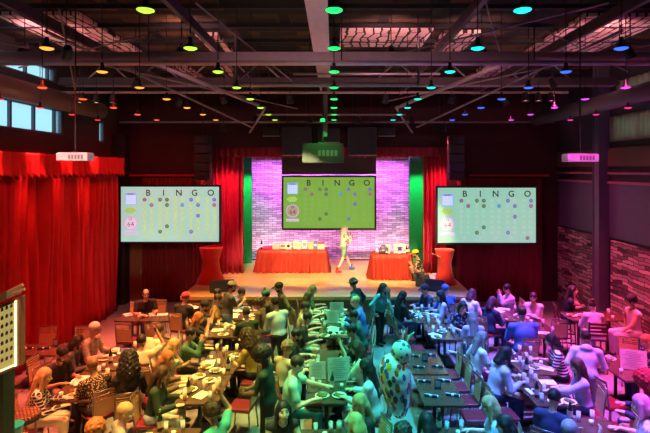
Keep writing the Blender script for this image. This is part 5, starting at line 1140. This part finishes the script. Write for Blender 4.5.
 (146, 294, 150, 'sit', 'table', 'fringe', 'black', 'blk', 't', 'denim', 'trousers', 'mid', dict(wide=1.15), 'person in a black tee seated alone facing the camera below the pale green screen', 'the black-shirted loner'),
 (177.5, 297.5, 20, 'sit', 'table', 'short', 'red', 'blk', 'long', 'blk', 'trousers', 'mid', dict(wide=1.15, hat='beanie', hatc=(.80, .05, .12)), 'person in a bright pink-red cap and black coat, back turned', 'the pink-red cap'),
 (211, 412, -60, 'sit', 'raise', 'curly', 'dkbrown', (.05, .45, .48), 't', 'denim', 'shorts', 'mid', dict(s=1.0), 'curly-haired boy in a turquoise tee with a raised hand', 'the turquoise tee'),
 (422, 425, -20, 'sit', 'table', 'bob', 'black', 'dkteal', 'long', 'blk', 'trousers', 'mid', dict(), 'dark hair and dark teal top just below the spotted balloon', 'the dark teal top'),
 (403, 428, 20, 'sit', 'table', 'curly', 'dkbrown', 'dark_print', 'long', 'blk', 'trousers', 'mid', dict(), 'person in a dark green print directly beneath the spotted balloon', 'the dark green print'),
 (489, 409, -80, 'sit', 'table', 'long', 'blonde', 'ltblue', 't', 'navy', 'trousers', 'fair', dict(female=1), 'person with long blue-lit fair hair in profile', 'the blue-lit hair'),
 (504, 421, -75, 'sit', 'table', 'long', 'black', 'navy', 'long', 'navy', 'trousers', 'mid', dict(female=1), 'person with long black hair behind the blue-lit hair at the bottom', 'the black hair at the bottom'),
]
POS = []
for q in PP:
    px, py, fc, pose, op = q[0], q[1], q[2], q[3], q[12]; bx, by = place(px, py, fc, pose, 0, op.get('s', 1.0), op.get('lean', 10), Y=op.get('Y'))
    POS.append([*snap(bx, by), fc] if pose == 'sit' else [bx, by, fc])
for it in range(30):     # neighbours make room for each other
    for i in range(len(POS)):
        for j in range(i):
            a, b = POS[i], POS[j]; dx, dy = a[0]-b[0], a[1]-b[1]; d = math.hypot(dx, dy); m = .58
            if 1e-6 < d < m:
                k = (m-d)*.25/d; a[0] += dx*k*.5; b[0] -= dx*k*.5; a[1] += dy*k; b[1] -= dy*k
for (px, py, fc, pose, arms, hair, hc, top, sl, bot, legs, skin, op, label, short), (bx, by, _) in zip(PP, POS):
    op = dict(op); op.pop('Y', None)
    for k in ('female', 'glasses', 'beard'):
        if k in op: op[k] = bool(op[k])
    root, info = build_person((bx, by, 0), fc, pose, arms, hair, hc, C(top), sl, C(bot), legs, skin, label=label, vox=.016 if by < 9.5 else .019, **op)
    if pose != 'stand':
        chair(bx-.03*math.sin(math.radians(fc)), by-.03*math.cos(math.radians(fc)), fc, ('slatted wooden dining chair occupied by ' if pose == 'sit' else 'dark wooden bar stool occupied by ')+short, CH if pose == 'sit' else ST)
# empty chairs
EC = [(-7.25, 12.15, 180, 'empty slatted chair behind the unoccupied table, nearer the lit display case'), (-6.35, 12.15, 180, 'empty slatted chair behind the unoccupied table, nearer the white-haired man'), (-6.95, 9.9, 170, 'empty red-seated chair beside the lit display case'),
      (-6.15, 10.45, 90, 'empty slatted chair behind the bearded black tee'), (-5.95, 14.55, 180, 'empty slatted chair against the side curtain end, closer to the curtain'), (-5.35, 14.75, 180, 'empty slatted chair next to the black-shirted loner'), (-5.45, 12.95, 0, 'empty slatted chair with its back to the camera at the loner\'s table'), (-4.75, 13.0, -10, 'empty slatted chair beside the pink-red cap with its back to the camera'),
      (-3.9, 11.9, 20, 'empty slatted chair behind the cream tee'), (-1.72, 10.45, -85, 'empty slatted chair between the curly brown hair and the server'), (-1.75, 9.35, -80, 'empty slatted chair in front of the server'), (2.05, 12.35, 85, 'empty slatted chair at the aisle side of the blue-lit glassware table'), (1.92, 13.1, 85, 'empty slatted chair behind the black jacket, nearer the camera'),
      (2.50, 10.75, -90, 'empty chair at the laid tables, farthest from the balloon'), (2.54, 10.15, -90, 'empty chair at the laid tables, second farthest from the balloon'), (2.56, 9.55, -90, 'empty chair at the laid tables, second nearest to the camera'), (2.56, 8.95, -90, 'empty chair at the laid tables, nearest to the camera with a violet seat'), (1.40, 10.5, 90, 'empty chair on the aisle side of the laid tables'),
      (3.12, 9.0, 85, 'empty slatted chair in front of the lavender jumper'), (3.38, 10.0+.95, 80, 'empty slatted chair between the ash-haired white tee and the lavender jumper'), (6.05, 13.3, 10, 'empty slatted chair under the pink light beside the bar table'), (5.05, 8.45, -60, 'empty slatted chair behind the very long reddish brown hair'), (5.32, 9.45, 75, 'empty slatted chair gripped by the lilac sweatshirt'), (4.75, 8.75-.6, -80, 'empty chair at the hot pink table'), (6.9, 11.4, -160, 'empty slatted chair between the bar table and the upright pink menu')]
for x, y, fc, lb in EC: chair(x*.985, y*.985, fc, lb)
# stage performer mid-stride
pf = F*(EYE-(SZ))/(271-CY)
cust = dict(kn=[V3(-.10, .22, .48), V3(.10, -.10, .50)], an=[V3(-.12, .42, .10), V3(.14, -.36, .10)], ft=[V3(-.12, .56, .05), V3(.16, -.22, .05)])
Yp = 19.3
root, info = build_person((wx(343.5, Yp), Yp, SZ), 60, 'stand', (V3(-.22, .30, .78), V3(.06, .28, 1.36), 'in'), 'wig', 'white', 'wild_print', 'long', (.25, .40, .32), 'shorts', 'fair', lean=4, s=.95, yaw=25, female=True, custom=cust, shoe=(.03, .10, .45), shoe2=(.65, .05, .03), vox=.016, label='performer striding across the stage in big pale wig, printed top, red boot and blue boot')
mic = empty('microphone', (0, 0, 0)); tag(mic, 'dark handheld microphone raised by the performer in the pale wig', 'microphone')
a = math.radians(-60); h = info['tr']; M_ = Matrix.Rotation(a, 3, 'Z') @ Vector(h); mic.location = Vector((wx(343.5, Yp), Yp, SZ))+M_+Vector((0, 0, .02))
MB().tube((0, 0, -.08), (0, 0, .10), .014, .018).build('handle', black, mic, smooth=True); MB().ball((0, 0, .13), .030, 10).build('head', steel, mic, smooth=True)
# crouching host
Yk = 17.75; cust = dict(kn=[V3(-.12, .34, .50), V3(.14, .40, .36)], an=[V3(-.12, .18, .09), V3(.14, .02, .12)], ft=[V3(-.13, .32, .045), V3(.14, .14, .045)])
def crouch():
    hz = .36
    return hz
b0 = build_person
root, info = build_person((wx(421, Yk), Yk, SZ-.27), -80, 'sit', (V3(-.10, .34, .84), V3(.08, .40, .80), 'in'), 'short', 'dkbrown', 'dark_print', 't', (.06, .07, .08), 'trousers', 'tan', lean=14, s=.95, beard=True, hat='cap', hatc=(.85, .65, .03),
    custom=dict(kn=[V3(-.12, .36, .72), V3(.14, .40, .60)], an=[V3(-.12, .16, .33), V3(.14, .10, .33)], ft=[V3(-.13, .30, .285), V3(.14, .24, .285)]), vox=.016, label='host crouching on the stage in a yellow cap and dark printed shirt')
